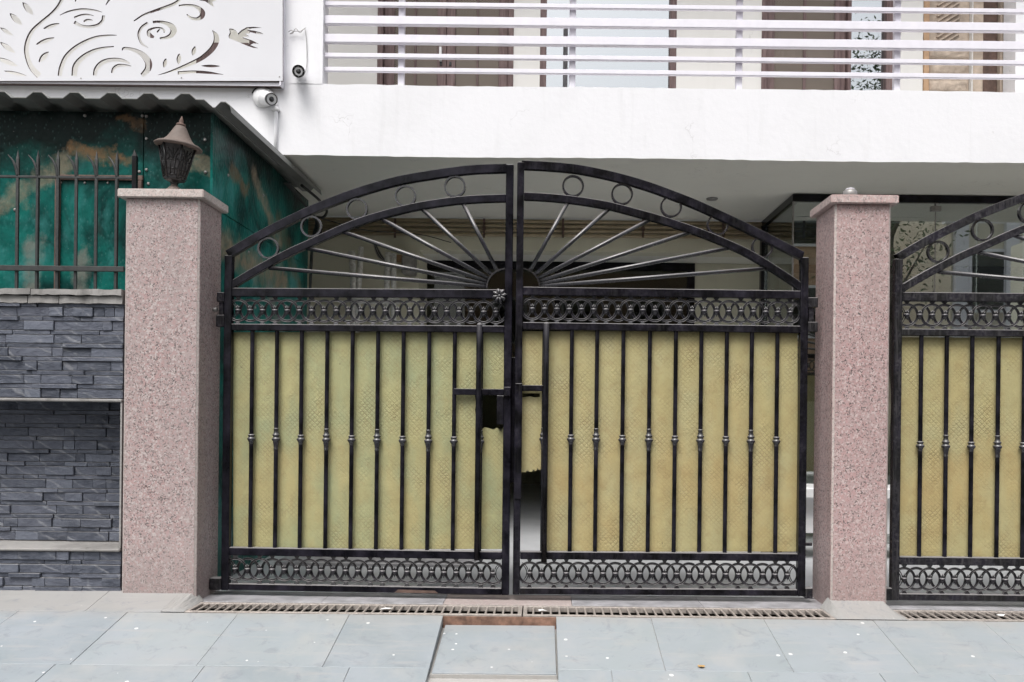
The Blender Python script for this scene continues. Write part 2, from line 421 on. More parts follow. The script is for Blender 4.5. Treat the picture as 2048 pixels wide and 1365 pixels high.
# slate
n = NT('split_slate'); co = n.co(rnd=True)
oi = n.n('ObjectInfo')
base = n.ramp(oi.outputs['Random'], [(0.0, (0.026, 0.031, 0.046)), (0.35, (0.050, 0.057, 0.078)), (0.7, (0.074, 0.080, 0.105)), (1.0, (0.115, 0.128, 0.162))])
a = n.noise(16, 6, 0.7, n.co((1, 1, 2.2), rnd=True)); base = n.mix(n.ramp(a, [(0.3, 0.0), (0.8, 0.75)]), base, (0.18, 0.195, 0.235))
vein = n.n('TexWave', wave_type='BANDS', bands_direction='DIAGONAL', Scale=2.6, Distortion=5.0, Detail=6.0); n.l(n.co((1, 1, 1.8), rnd=True), vein.inputs['Vector'])
vf = n.math('MULTIPLY', n.ramp(vein.outputs['Fac'], [(0.965, 0.0), (0.995, 1.0)]), n.ramp(n.noise(9, 4, 0.7, co), [(0.42, 0.0), (0.56, 1.0)]))
base = n.mix(n.math('MULTIPLY', vf, 0.38), base, (0.36, 0.365, 0.38))
ud = n.ramp(n.nz(), [(0.3, 0.0), (0.9, 1.0)]); base = n.mix(n.math('MULTIPLY', ud, 0.55), base, (0.40, 0.39, 0.38))
cl_ = n.noise(5, 6, 0.75, n.co((1, 1, 3.0), rnd=True), 1.2)
base = n.mix(n.ramp(cl_, [(0.56, 0.0), (0.75, 0.45)]), base, (0.25, 0.255, 0.275))
n.bump(n.math('ADD', n.math('MULTIPLY', cl_, 3.0), n.math('ADD', a, n.noise(60, 4, 0.6, co))), 0.6, 0.008)
M['slate'] = n.set(base, 0.55, spec=0.25)
M['lime'] = mat_wall('rough_white_lime', (0.30, 0.29, 0.28), 1.0, (0.07, 0.065, 0.06), 1.0)

# paving stone: smooth blue-grey stone, paint drips, dust
n = NT('blue_grey_paving_stone'); co = n.co(); cr = n.co(rnd=True)
oi = n.n('ObjectInfo')
base = n.mix(oi.outputs['Random'], (0.238, 0.270, 0.288), (0.292, 0.324, 0.336))
base = n.mix(n.ramp(n.noise(2.4, 6, 0.65, cr, 0.6), [(0.34, 0.0), (0.70, 0.8)]), base, (0.305, 0.330, 0.360))
base = n.mix(n.ramp(n.noise(5.5, 5, 0.6, n.co((1, 0.5, 1), rnd=True)), [(0.52, 0.0), (0.8, 0.6)]), base, (0.38, 0.37, 0.36))
base = n.mix(n.ramp(n.noise(1.5, 4, 0.6, co), [(0.56, 0.0), (0.8, 0.5)]), base, (0.265, 0.30, 0.325))
sp = n.n('TexVoronoi', feature='F1', Scale=15.0); n.l(co, sp.inputs['Vector'])
rv = n.sep(sp.outputs['Color'])
rad = n.math('MULTIPLY', n.ramp(rv[0], [(0.40, 0.0), (1.0, 1.0)]), 0.17)
spot = n.math('MULTIPLY', n.math('LESS_THAN', n.math('ADD', sp.outputs['Distance'], n.math('MULTIPLY', n.noise(55, 3, 0.6, co), 0.09)), n.math('ADD', rad, 0.036)), n.math('GREATER_THAN', rv[1], 0.30))
base = n.mix(n.math('MULTIPLY', spot, 0.9), base, (0.74, 0.74, 0.74))
yy = n.math('ADD', n.sep(co)[1], n.math('MULTIPLY', n.math('SUBTRACT', n.noise(5, 4, 0.6, co), 0.5), 0.22))
base = n.mix(n.ramp(n.math('MULTIPLY', n.math('SUBTRACT', yy, 4.52), 5.0), [(0.0, 0.0), (0.8, 0.7)]), base, (0.325, 0.305, 0.285))
base = n.mix(n.ramp(n.noise(0.9, 5, 0.65, co), [(0.52, 0.0), (0.74, 0.35)]), base, (0.38, 0.37, 0.36))
stn = n.ramp(n.noise(7.0, 6, 0.75, co, 1.5), [(0.54, 0.0), (0.70, 0.7)]); base = n.mix(stn, base, (0.205, 0.22, 0.24))
scu = n.ramp(n.noise(2.0, 5, 0.7, n.co((1.2, 9, 1), (0, 0, 0.5))), [(0.54, 0.0), (0.68, 0.5)]); base = n.mix(scu, base, (0.36, 0.35, 0.345))
n.bump(n.noise(5, 5, 0.6, co), 0.18, 0.01)
M['paving'] = n.set(base, n.ramp(n.noise(6, 3, 0.5, co), [(0.3, 0.42), (0.7, 0.62)]), spec=0.35)
M['mortar'] = mat_wall('beige_dusty_mortar', (0.37, 0.36, 0.345), 0.5, (0.29, 0.265, 0.24), 0.8)
M['apron'] = mat_wall('dusty_cement', (0.40, 0.40, 0.39), 0.5, (0.33, 0.30, 0.27), 0.5)
M['threshold'] = mat_simple('mottled_lilac_marble', (0.33, 0.325, 0.34), 0.4, 0, 0.35, 9)
M['floor'] = mat_simple('pale_polished_floor', (0.58, 0.59, 0.61), 0.3, 0, 0.12, 3)
M['pit'] = mat_simple('rusty_pit_concrete', (0.022, 0.013, 0.010), 0.9, 0, 0.4, 15, 0.5)
M['rust_riser'] = mat_simple('rust_stained_riser', (0.21, 0.12, 0.085), 0.85, 0, 0.55, 22, 0.8)

# teal marbled fibre sheet: a printed sheet with black clouds, tan brush streaks and painted-in eave shade
def mat_teal(name, off, axis, streaks, k=1.0):
    n = NT(name); co = n.co(); xyz = n.sep(co)
    big = n.noise(2.3, 5, 0.65, co, 0.8)
    col = n.mix(n.ramp(big, [(0.36, 0.0), (0.60, 1.0)]), (0.004, 0.030 * k, 0.028 * k), (0.008 * k, 0.135 * k, 0.113 * k))
    col = n.mix(n.ramp(n.noise(3.2, 5, 0.65, n.co((1, 1, 0.7))), [(0.52, 0.0), (0.70, 0.9)]), col, (0.050 * k, 0.215 * k, 0.205 * k))
    col = n.mix(n.ramp(n.noise(4.1, 5, 0.6, n.co((1, 1, 0.4))), [(0.60, 0.0), (0.74, 0.7)]), col, (0.09, 0.10, 0.085))
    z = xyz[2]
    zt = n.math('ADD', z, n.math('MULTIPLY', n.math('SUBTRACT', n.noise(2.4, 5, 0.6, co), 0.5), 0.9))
    col = n.mix(n.ramp(n.math('MULTIPLY', n.math('SUBTRACT', zt, off), 1 / 0.30), [(0.0, 0.0), (1.0, 0.97)]), col, (0.004, 0.009, 0.008))  # black print towards the top, with the eave's shade painted in
    w1 = n.math('MULTIPLY', n.math('SUBTRACT', n.noise(4.0, 5, 0.7, co), 0.5), 0.28)
    w2 = n.math('MULTIPLY', n.math('SUBTRACT', n.noise(4.6, 5, 0.7, n.co((1.3, 1.3, 1.3))), 0.5), 0.28)
    u = n.math('ADD', xyz[axis], w1); v = n.math('ADD', z, w2)
    for (u0, v0, u1, v1, w, c, amt) in streaks:
        du, dv = u1 - u0, v1 - v0; L2 = du * du + dv * dv
        a, b_ = n.math('SUBTRACT', u, u0), n.math('SUBTRACT', v, v0)
        t = n.math('ADD', n.math('MULTIPLY', a, du / L2), n.math('MULTIPLY', b_, dv / L2))
        tc = n.n('Clamp'); n.l(t, tc.inputs[0]); t = tc.outputs[0]
        ex = n.math('SUBTRACT', a, n.math('MULTIPLY', t, du)); ey = n.math('SUBTRACT', b_, n.math('MULTIPLY', t, dv))
        d = n.math('SQRT', n.math('ADD', n.math('MULTIPLY', ex, ex), n.math('MULTIPLY', ey, ey)))
        f = n.ramp(n.math('MULTIPLY', d, 1 / w), [(0.35, amt), (1.0, 0.0)])
        f = n.math('MULTIPLY', f, n.ramp(n.noise(11, 4, 0.65, co), [(0.32, 0.25), (0.58, 1.0)]))
        col = n.mix(f, col, c)
    emb = n.n('TexVoronoi', feature='F1', Scale=48.0); n.l(n.co((1, 1, 0.6)), emb.inputs['Vector'])
    col = n.mix(n.math('MULTIPLY', n.ramp(emb.outputs['Distance'], [(0.0, 1.0), (0.30, 0.0)]), 0.14), col, (0.20, 0.38, 0.36))
    spk = n.ramp(n.noise(85, 1, 0.5, co), [(0.76, 0.0), (0.80, 1.0)]); col = n.mix(n.math('MULTIPLY', spk, 0.35), col, (0.4, 0.42, 0.40))
    n.bump(emb.outputs['Distance'], 0.45, 0.005)
    return n.set(col, 0.34, spec=0.08)
TAN, BROWN, GREYB = (0.27, 0.215, 0.15), (0.20, 0.115, 0.055), (0.20, 0.20, 0.175)
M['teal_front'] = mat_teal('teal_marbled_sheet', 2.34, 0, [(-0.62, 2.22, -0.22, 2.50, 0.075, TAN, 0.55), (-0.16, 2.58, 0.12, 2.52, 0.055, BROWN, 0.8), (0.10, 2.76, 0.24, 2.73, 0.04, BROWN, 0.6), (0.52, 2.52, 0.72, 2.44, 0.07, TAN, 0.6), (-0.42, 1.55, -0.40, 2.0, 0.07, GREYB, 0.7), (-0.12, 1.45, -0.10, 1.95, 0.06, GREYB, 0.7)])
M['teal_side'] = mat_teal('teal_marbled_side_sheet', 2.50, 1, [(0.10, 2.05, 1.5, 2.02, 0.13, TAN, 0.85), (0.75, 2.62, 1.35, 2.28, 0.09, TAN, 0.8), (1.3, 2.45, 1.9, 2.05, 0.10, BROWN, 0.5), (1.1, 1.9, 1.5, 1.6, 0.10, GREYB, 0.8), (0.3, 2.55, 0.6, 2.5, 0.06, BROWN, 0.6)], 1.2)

# glass
def mat_glass(name, refl, tint, rough=0.0):
    n = NT(name); n.t.nodes.remove(n.b)
    tr = n.n('BsdfTransparent'); tr.inputs[0].default_value = (*tint, 1)
    gl = n.n('BsdfGlossy', Roughness=rough); gl.inputs[0].default_value = (0.95, 0.97, 0.98, 1)
    lw = n.n('LayerWeight', Blend=0.3); f = n.math('MULTIPLY_ADD', lw.outputs['Fresnel'], 0.5, refl)
    mx = n.n('MixShader'); n.l(f, mx.inputs[0]); n.l(tr.outputs[0], mx.inputs[1]); n.l(gl.outputs[0], mx.inputs[2]); n.l(mx.outputs[0], n.out.inputs[0])
    return n.m
M['glass_box'] = mat_glass('clear_reflective_glass', 0.30, (0.80, 0.84, 0.82))
M['glass_film'] = mat_glass('mirror_film_glass', 0.50, (0.35, 0.38, 0.40))
M['glass_entrance'] = mat_glass('smoked_entrance_glass', 0.02, (0.42, 0.43, 0.38))
M['glass_dark'] = mat_glass('dark_glass', 0.02, (0.10, 0.11, 0.10))
# ================================================================== THE SETTING
DG = 5.05                      # gate plane
RAMP0, SLOPE = 4.63, 0.20      # the pavement ramps up to the plots
def gz(d): return SLOPE * (d - RAMP0)

# street: one big sheet, well below the ramp's foot
st = MB(); st.add([(-250, -300, -0.30), (250, -300, -0.30), (250, 3.30, -0.30), (-250, 3.30, -0.30)], [(0, 1, 2, 3)])
tag(obj('street', st, M['asphalt']), kind='structure')
gd = MB(); gd.add([(-250, 3.2, -0.55), (250, 3.2, -0.55), (250, 300, -0.55), (-250, 300, -0.55)], [(0, 1, 2, 3)])
tag(obj('ground', gd, M['mortar']), kind='structure')

# pavement: a dusty mortar bed with single slabs laid on the ramp
XL, XR = -6.0, 6.4
CH = (-0.498, 0.087)           # the sunk strip of steps in the middle
bed = MB()
def wedge(mb, x0, x1, d0, d1, z0, z1, base=-0.5):
    mb.hexa([(x0,d0,base),(x1,d0,base),(x1,d1,base),(x0,d1,base),(x0,d0,z0),(x1,d0,z0),(x1,d1,z1),(x0,d1,z1)])
for (x0, x1) in ((XL, CH[0] - 0.004), (CH[1] + 0.004, XR)):
    wedge(bed, x0, x1, 3.30, 4.628, gz(3.30) - 0.004, gz(4.628) - 0.004)
wedge(bed, CH[0] - 0.004, CH[1] + 0.004, 3.30, 4.628, -0.262, -0.062)
G1, G2, G3 = (-1.850, -0.096), (-0.082, 1.548), (1.918, 3.65)      # drain grates
for (x0, x1) in ((XL, -1.97), (G3[1] + 0.03, XR)):
    wedge(bed, x0, x1, 4.630, 4.93, gz(4.63) - 0.007, gz(4.93) - 0.007)
pav = tag(obj('pavement', bed, M['mortar'], local=True), kind='structure')
def slab(x0, x1, d0, d1, z0, z1, g=0.0010, th=0.04):
    j = random.uniform(-0.0012, 0.0012); k = random.uniform(-0.0012, 0.0012)
    b = MB(); x0 += g; x1 -= g; d0 += g; d1 -= g
    b.hexa([(x0,d0,z0-th),(x1,d0,z0-th),(x1,d1,z1-th),(x0,d1,z1-th),(x0,d0,z0+j),(x1,d0,z0+k),(x1,d1,z1+k),(x0,d1,z1+j)])
    return obj('paving_slab', b, M['paving'], pav, bevel=0.0015)
J1 = 4.065
cols1 = [-6.0, -5.4, -4.83, -4.26, -3.69, -3.27, -2.70, -2.135, -1.56, -0.985, CH[0]]
cols2 = [CH[1], 0.578, 1.163, 1.73, 2.30, 2.87, 3.45, 4.02, 4.6, 5.2, 5.8, 6.4]
for cs in (cols1, cols2):
    for a, b in zip(cs, cs[1:]): slab(a, b, J1, RAMP0, gz(J1), gz(RAMP0))
cols1b = [-6.0, -5.1, -4.5, -3.95, -3.38, -2.75, -2.2, -1.52, -0.86, CH[0]]
cols2b = [CH[1], 0.33, 0.95, 1.55, 2.05, 2.62, 3.2, 3.8, 4.5, 5.2, 6.4]
for cs in (cols1b, cols2b):
    for a, b in zip(cs, cs[1:]): slab(a, b, 3.305, J1, gz(3.305), gz(J1))
for a, b in ((-6, -5.2), (-5.2, -4.4), (-4.4, -3.6), (-3.6, -3.05), (-3.05, -2.36), (-2.36, -1.965)): slab(a, b, 4.634, 4.925, gz(4.634), gz(4.925))
def mound(x0, x1, fl, fr):
    # dusty cement made up around a pillar's foot, running down to the grates
    b = MB(); nx, ny = 34, 10; vs_, fs = [], []
    for j in range(ny + 1):
        for i in range(nx + 1):
            x = x0 + (x1 - x0) * i / nx; d = 4.633 + 0.285 * j / ny; k = 1.0
            if fl: k = min(k, (x - x0) / fl)
            if fr: k = min(k, (x1 - x) / fr)
            k = max(0.0, min(1.0, k))
            vs_.append((x, d, gz(d) * k + 0.0015 + (random.uniform(-.0015, .0015) if 0 < j < ny else 0)))
    for j in range(ny):
        for i in range(nx): a = j*(nx+1)+i; fs.append((a, a+1, a+nx+2, a+nx+1))
    b.add(vs_, fs, False); return obj('cement_apron', b, M['paving'], pav)
mound(G2[1] - 0.004, G3[0] + 0.004, 0.045, 0.045)
mound(-1.965, G1[0] + 0.002, 0, 0.05)
slab(G3[1] + 0.032, 6.4, 4.634, 4.925, gz(4.634), gz(4.925))
# sunk steps
slab(CH[0] + 0.012, CH[1] - 0.006, 4.045, 4.612, -0.128, -0.044, th=0.03)
slab(CH[0] + 0.012, CH[1] - 0.006, 3.32, 4.030, -0.262, -0.158, th=0.03)
b = MB(); b.box(CH[0], CH[1], 4.618, 4.634, -0.10, -0.004); obj('riser', b, M['rust_riser'], pav)
b = MB(); b.box(CH[0] + 0.006, CH[1] - 0.004, 4.036, 4.060, -0.2, -0.134); obj('riser', b, M['mortar'], pav)

# drain channel below the grates, threshold strips, carport floor
ch = MB()
for (x0, x1) in ((G1[0] - 0.028, G2[1] + 0.028), (G3[0] - 0.028, G3[1] + 0.028)):
    ch.box(x0, x1, 4.645, 4.885, -0.30, -0.20)
    ch.box(x0, x1, 4.632, 4.648, -0.30, -0.016); ch.box(x0, x1, 4.884, 4.899, -0.30, -0.004)
    ch.box(x0 - 0.002, x0 + 0.016, 4.649, 4.883, -0.30, -0.016); ch.box(x1 - 0.016, x1 + 0.002, 4.649, 4.883, -0.30, -0.016)
dch = tag(obj('drain_channel', ch, M['pit']), kind='structure')
thr = tag(root('threshold', (0, 5.0, 0), kind='structure'))
for i, (x0, x1, mt) in enumerate(((-1.880, -1.20, 'threshold'), (-1.20, -0.53, 'threshold'), (-0.53, 0.18, 'granite_strip'), (0.18, 0.90, 'threshold'), (0.90, 1.590, 'threshold'), (1.905, 2.6, 'threshold'), (2.6, 3.7, 'threshold'))):
    b = MB(); b.box(x0 + 0.001, x1 - 0.001, 4.901, 5.16, -0.10, 0.001 + 0.001 * (i % 2)); obj('threshold_stone', b, M[mt], thr, bevel=0.0015)
fl = MB()
for (x0, x1, d0, d1) in ((-1.88, 1.59, 5.162, 5.21), (-5.0, 6.0, 5.212, 13.6)):
    fl.add([(x0, d0, 0.004), (x1, d0, 0.004), (x1, d1, 0.004), (x0, d1, 0.004)], [(0, 1, 2, 3)])
fl.add([(1.905, 5.162, 0.004), (6, 5.162, 0.004), (6, 5.212, 0.004), (1.905, 5.212, 0.004)], [(0, 1, 2, 3)])
tag(obj('carport_floor', fl, M['floor']), kind='structure')
# low floor step seen under the gates
b = MB(); b.box(-1.80, -0.45, 6.05, 6.35, 0.003, 0.028); obj('floor_strip', b, M['threshold'], bpy.data.objects['carport_floor'], bevel=0.004)

# ================================================================== HOUSE
DB, DW = 6.45, 7.65
SOF = PZ(316, DB); BT = PZ(174, DB)
XC0, XC1 = PX(567, DB, 150), PX(645, DB, 150)
house = root('house', (0, DB, 0), 'white plastered house with a balcony over the gated carport', 'house')
def hp(name, mat, *boxes, bevel=0):
    b = MB()
    for bx in boxes: b.box(*bx)
    return obj(name, b, M[mat], house, bevel=bevel)
b = MB(); nb = 180; tp, bt = [], []
for i in range(nb + 1):
    x = -6.2 + 13.2 * i / nb; tp.append((x, BT + random.uniform(-.003, .003) + 0.002 * math.sin(x * 3))); bt.append((x, SOF + random.uniform(-.0022, .0022) + 0.003 * math.sin(x * 2.1)))
b.ribbon(tp, bt, DB, DB + 0.15); o = obj('balcony_band', b, M['white_wall'], house)
o.data.materials.append(M['soffit'])
for p_ in o.data.polygons: p_.material_index = 1 if p_.normal.z < -0.9 else 0
hp('facade_column', 'white_wall', (XC0, XC1, DB, DB + 0.16, BT - 0.001, 6.4))
hp('soffit', 'soffit', (-6.2, 7.0, DB + 0.152, 8.48, SOF + 0.004, SOF + 0.12))
hp('balcony_floor', 'cream_wall', (-6.2, 7.0, DB + 0.152, DW + 0.1, BT - 0.10, BT - 0.04))
hp('unseen_shade_slab', 'white_wall', (-6.2, 7.0, DB, DW + 0.2, 6.42, 6.9))  # unseen slab added overhead to shade the balcony's back wall
hp('balcony_end_wall', 'cream_wall', (-6.2, -6.0, DB + 0.16, DW, BT, 6.4))
hp('balcony_pillar', 'white_wall', (PX(2031, 7.45, 100), PX(2031, 7.45, 100) + 0.5, 7.45, DW - 0.002, BT - 0.05, 6.4))
def WX(px): return P(px, 100, DW).x
ops = [(300, 512), (755, 1027), (1080, 1353), (1523, 1786), (1846, 2031)]
HT = 5.75
xs = [-6.0] + [WX(p) for o in ops for p in o] + [4.6]
for i in range(0, len(xs), 2):
    hp('balcony_back_wall', 'cream_wall', (xs[i], xs[i + 1], DW, DW + 0.2, BT - 0.04, HT))
hp('balcony_lintel', 'cream_wall', (-6.0, 4.6, DW, DW + 0.2, HT + 0.001, 6.4))
hp('room_backing', 'curtain', (-6.0, 4.6, DW + 0.215, DW + 0.24, BT - 0.04, 6.4))
ZD0, ZD1 = BT - 0.035, HT - 0.002
def jamb(parent, p0, p1, y0=0.02, y1=0.10, mat='wood', name='frame', z0=None, z1=None):
    b = MB(); b.box(WX(p0), WX(p1), DW + y0, DW + y1, z0 if z0 is not None else ZD0, z1 if z1 is not None else ZD1)
    return obj(name, b, M[mat], parent, bevel=0.004)
def leaf(parent, stiles, meshes, muntins, y0=0.045):
    lf = None
    for (a, c) in stiles:
        o = jamb(parent, a, c, y0, y0 + 0.04, name='stile')
    for (a, c) in muntins: jamb(parent, a, c, y0 + 0.004, y0 + 0.034, name='glazing_bar')
    for (a, c) in meshes:
        b = MB(); b.add([(WX(a), DW + y0 + 0.02, ZD0), (WX(c), DW + y0 + 0.02, ZD0), (WX(c), DW + y0 + 0.02, ZD1), (WX(a), DW + y0 + 0.02, ZD1)], [(0, 1, 2, 3)])
        obj('fly_screen', b, M['fly_mesh'], parent)
        for zz in (ZD0, ZD0 + 0.78, ZD0 + 1.5):
            bb = MB(); bb.box(WX(a), WX(c), DW + y0 + 0.028, DW + y0 + 0.04, zz, zz + 0.06); obj('cross_rail', bb, M['wood'], parent)
door_a = jamb(house, 755, 766, 0.0 - 0.012, 0.10, name='balcony_door'); jamb(door_a, 1016, 1027, -0.012, 0.10)
leaf(door_a, [(766.5, 787), (873, 891.3), (892.3, 909.5), (997, 1015.6)], [(787, 827), (831, 873), (909.5, 952), (956, 997)], [(827, 831), (952, 956)])
b = MB(); b.box(WX(878), WX(883), DW + 0.005, DW + 0.045, PZ(122, DW), PZ(95, DW)); obj('door_handle', b, M['white_plastic'], door_a, bevel=0.003)
for px in (881, 900):
    b = MB(); b.box(WX(px - 2), WX(px + 2), DW + 0.036, DW + 0.044, PZ(130, DW), PZ(123, DW)); obj('keyhole_plate', b, M['lens_black'], door_a)
win_b = jamb(house, 1080, 1093, 0.0, 0.09, name='balcony_window'); jamb(win_b, 1340, 1353, 0.0, 0.09)
b = MB(); b.box(WX(1093), WX(1340), DW + 0.05, DW + 0.056, ZD0, ZD1); obj('pane', b, M['glass_film'], win_b)
door_c = jamb(house, 1523, 1533, -0.012, 0.10, name='balcony_door'); jamb(door_c, 1695.5, 1702, -0.012, 0.10); jamb(door_c, 1772, 1786, -0.012, 0.10)
leaf(door_c, [(1533.5, 1552), (1673, 1695)], [(1552, 1610), (1616, 1673)], [(1610, 1616)])
b = MB(); b.box(WX(1702), WX(1772), DW + 0.05, DW + 0.056, ZD0, ZD1); obj('pane', b, M['glass_film'], door_c)
win_d = jamb(house, 300, 314, 0.0, 0.09, name='balcony_window'); jamb(win_d, 498, 512, 0.0, 0.09); jamb(win_d, 400, 410, 0.0, 0.09)
for a_, c_ in ((314, 400), (410, 498)):
    b = MB(); b.box(WX(a_), WX(c_), DW + 0.05, DW + 0.07, ZD0, ZD1); obj('shutter', b, M['soffit'], win_d)
b = MB(); b.box(WX(420), WX(520), DW - 0.30, DW - 0.26, BT - 0.035, P(470, 86, DW - 0.3).z); obj('planter_board', b, M['wood'], win_d)
# carved tan door at the balcony's end
cd = jamb(house, 1847, 1858, -0.01, 0.10, 'tan_wood', name='carved_door')
for (a, c, mt, y) in ((1858, 1944, 'tan_stone', 0.05), (1947, 1970, 'tan_stone', 0.03), (1971, 2004, 'rust', 0.08), (2005, 2030, 'tan_stone', 0.03)):
    jamb(cd, a, c, y, 0.11, mt, 'door_panel')
jamb(cd, 1944.3, 1946.7, 0.0, 0.09, 'cream_wall', 'stile')
for k in range(15):
    zz = PZ(78, DW, 1900) + 0.045 * k
    b = MB(); x0, x1 = WX(1878), WX(1922)
    b.bar((x0, DW + 0.042, zz - 0.06), (x1, DW + 0.042, zz + 0.06), 0.012, 0.018); obj('lattice_slat', b, M['tan_stone'], cd)
for (y0, y1) in ((92, 116), (122, 150), (158, 184)):
    b = MB(); z0, z1 = PZ(y1, DW, 1900), PZ(y0, DW, 1900); x0, x1 = WX(1862), WX(1940)
    nx, nz_ = 16, 6; vs_, fs = [], []
    for j in range(nz_ + 1):
        for i in range(nx + 1):
            e = 0 if i in (0, nx) or j in (0, nz_) else 1
            vs_.append((x0 + (x1-x0)*i/nx, DW + 0.046 - e * (0.012 + 0.02 * random.random()), z0 + (z1-z0)*j/nz_))
    for j in range(nz_):
        for i in range(nx): a = j*(nx+1)+i; fs.append((a, a+1, a+nx+2, a+nx+1))
    b.add(vs_, fs, True); obj('carved_block', b, M['tan_stone'], cd)

# ------------------------------------------------------------------ balcony railing
rail_root = root('balcony_railing', (XC1, 6.5, BT), 'white tubular railing of horizontal bars along the balcony', 'railing')
RZ = [(-26, -9), (8, 17), (37, 54), (74, 91), (111, 120), (139, 148)]
for (y0, y1) in RZ:
    b = MB(); zt, zb = PZ(y0, 6.5), PZ(y1, 6.5); ex = 3.54
    b.box(XC1 + 0.001, ex, 6.485 if y1 - y0 > 12 else 6.492, 6.53 if y1 - y0 > 12 else 6.523, zb, zt); obj('rail', b, M['white_metal'], rail_root, bevel=0.004, seg=2)
for px in (803.5, 1145, 1478, 1793.5):
    x = P(px, 90, 6.55).x; b = MB(); b.box(x - 0.023, x + 0.023, 6.532, 6.572, BT + 0.001, 4.9); obj('post', b, M['white_metal'], rail_root, bevel=0.004)
# ------------------------------------------------------------------ cut-out screen panel
DS = 6.375
def scr(p):   q = P(p[0], p[1], DS); return (q.x, q.z)
def c1(x, y): return (x / 6.827, y / 6.827)
def c2(x, y): return (270 + x / 6.827, y / 6.827)
def lens(a, b, w, n=9, bow=0.0):
    a, b = Vector(a), Vector(b); t = b - a; nn = Vector((-t.y, t.x)).normalized()
    up, dn = [], []
    for i in range(n + 1):
        k = i / n; h = math.sin(math.pi * k) ** 0.8 * w / 2; c = a + t * k + nn * bow * math.sin(math.pi * k)
        up.append(c + nn * h); dn.append(c - nn * h)
    return up + dn[-2:0:-1]
def stroke(cl, ws, n=6):
    pts = catmull(cl, n); wv = [p.x for p in catmull([(w, 0) for w in ws], n)]
    L_, R_ = [], []
    for i, p in enumerate(pts):
        t = (pts[min(i+1, len(pts)-1)] - pts[max(i-1, 0)]).normalized(); nn = Vector((-t.y, t.x, 0)); w = max(wv[i], 0.4) / 2
        L_.append((p + nn * w).to_2d()); R_.append((p - nn * w).to_2d())
    return L_ + R_[::-1]
holes = []
k_ = 1 / 6.827
for a, b, w in (((315,40),(462,212),78), ((140,190),(312,352),78), ((10,385),(186,494),50), ((10,585),(216,732),66), ((-40,795),(258,914),66), ((60,975),(378,1047),44), ((595,402),(822,328),52), ((497,617),(752,522),62), ((535,858),(674,714),80)):
    holes.append(lens(c1(*a), c1(*b), w * k_))
def st1(pts, ws, cc=c1): holes.append(stroke([cc(*p) for p in pts], [w * k_ for w in ws]))
st1([(900,-90),(858,0),(790,110),(690,210),(562,320),(452,430),(392,550),(368,680),(385,800),(440,930),(545,1046)], [50,50,42,34,42,52,62,64,64,72,82])
st1([(825,218),(950,165),(1130,138),(1300,152),(1402,178)], [6,22,30,22,4])
st1([(1022,250),(1110,218),(1200,210),(1290,226)], [26,26,24,4])
st1([(1422,222),(1408,290),(1345,350),(1230,375),(1120,362),(1022,312)], [40,42,42,38,36,46])
st1([(1150,306),(1190,285),(1240,282),(1276,290)], [22,30,24,6])
st1([(822,1045),(845,930),(905,790),(1020,672),(1165,580),(1325,517),(1480,494),(1602,490)], [58,62,62,56,46,36,24,6])
st1([(1020,1045),(1040,910),(1125,805),(1262,715),(1405,668),(1562,644)], [76,80,72,54,36,12])
st1([(1672,700),(1700,668),(1800,682),(1905,722),(1985,785),(2035,870),(2022,955),(1945,1040)], [6,34,44,60,84,96,88,60])
st1([(1300,1040),(1318,960),(1375,885),(1465,838),(1580,824),(1690,838),(1780,878)], [50,62,66,60,52,44,12])
st1([(1535,1005),(1560,945),(1622,905),(1720,902),(1800,912)], [24,46,44,30,8])
st1([(1452,78),(1500,10),(1560,-40)], [10,26,26])
st1([(1035,34),(1046,0),(1060,-40)], [8,26,26])
st1([(0-8,296),(120,216),(280,155),(420,108),(520,72),(590,28),(650,-40)], [16,26,34,40,44,40,40], c2)
st1([(604,88),(700,80),(800,88),(880,124),(926,180),(915,236),(850,268),(775,256),(712,206)], [22,28,34,52,72,66,44,34,12], c2)
st1([(182,322),(100,382),(58,465),(72,552),(115,618),(190,662)], [36,40,36,32,28,4], c2)
st1([(250,312),(330,306),(430,326),(508,372),(534,430),(500,490),(430,522),(345,532)], [34,32,48,76,88,70,40,26], c2)
st1([(265,518),(210,492),(190,445),(222,408),(300,388),(370,396),(406,428),(402,456)], [30,58,46,30,20,20,22,12], c2)
st1([(308,452),(325,428),(348,408)], [16,22,12], c2)
st1([(325,1033),(500,980),(700,905),(900,812),(1040,700),(1110,590),(1112,500),(1062,422)], [6,24,46,62,74,78,66,4], c2)
st1([(590,1005),(800,990),(1000,1000),(1212,1027)], [44,38,34,4], c2)
for a, b, w in (((400,932),(430,805),55), ((600,887),(610,738),62), ((793,768),(826,640),60), ((905,908),(1170,913),36)):
    holes.append(lens(c2(*a), c2(*b), w * k_))
bird = [(1290,400),(1345,403),(1385,432),(1408,470),(1460,420),(1530,382),(1630,376),(1738,388),(1600,398),(1535,416),(1640,430),(1720,452),(1757,474),(1690,477),(1575,448),(1565,468),(1505,470),(1562,505),(1470,517),(1600,560),(1696,608),(1620,602),(1580,625),(1688,668),(1620,664),(1520,628),(1400,575),(1292,533),(1282,500),(1303,450)]
holes.append([Vector(c2(*p)) for p in bird])
holes.append([Vector(c2(*p)) for p in ((880,14),(960,-30),(1200,-30),(1060,38),(1086,110),(1032,72),(965,28))])
outer = [(-160, -330), (566, -330), (566, 163), (-160, 163)]  # unseen top of the sheet carried high to dim the wall behind
me = fill2d('screen_panel', [[scr(p) for p in outer]] + [[scr(p) for p in h] for h in holes], 0.016)
me.materials.append(M['white_panel']); me.materials.append(M['panel_edge'])
for p in me.polygons: p.material_index = 0 if abs(p.normal.y) > 0.5 else 1
me.transform(Matrix.Translation((0, DS, 0)))
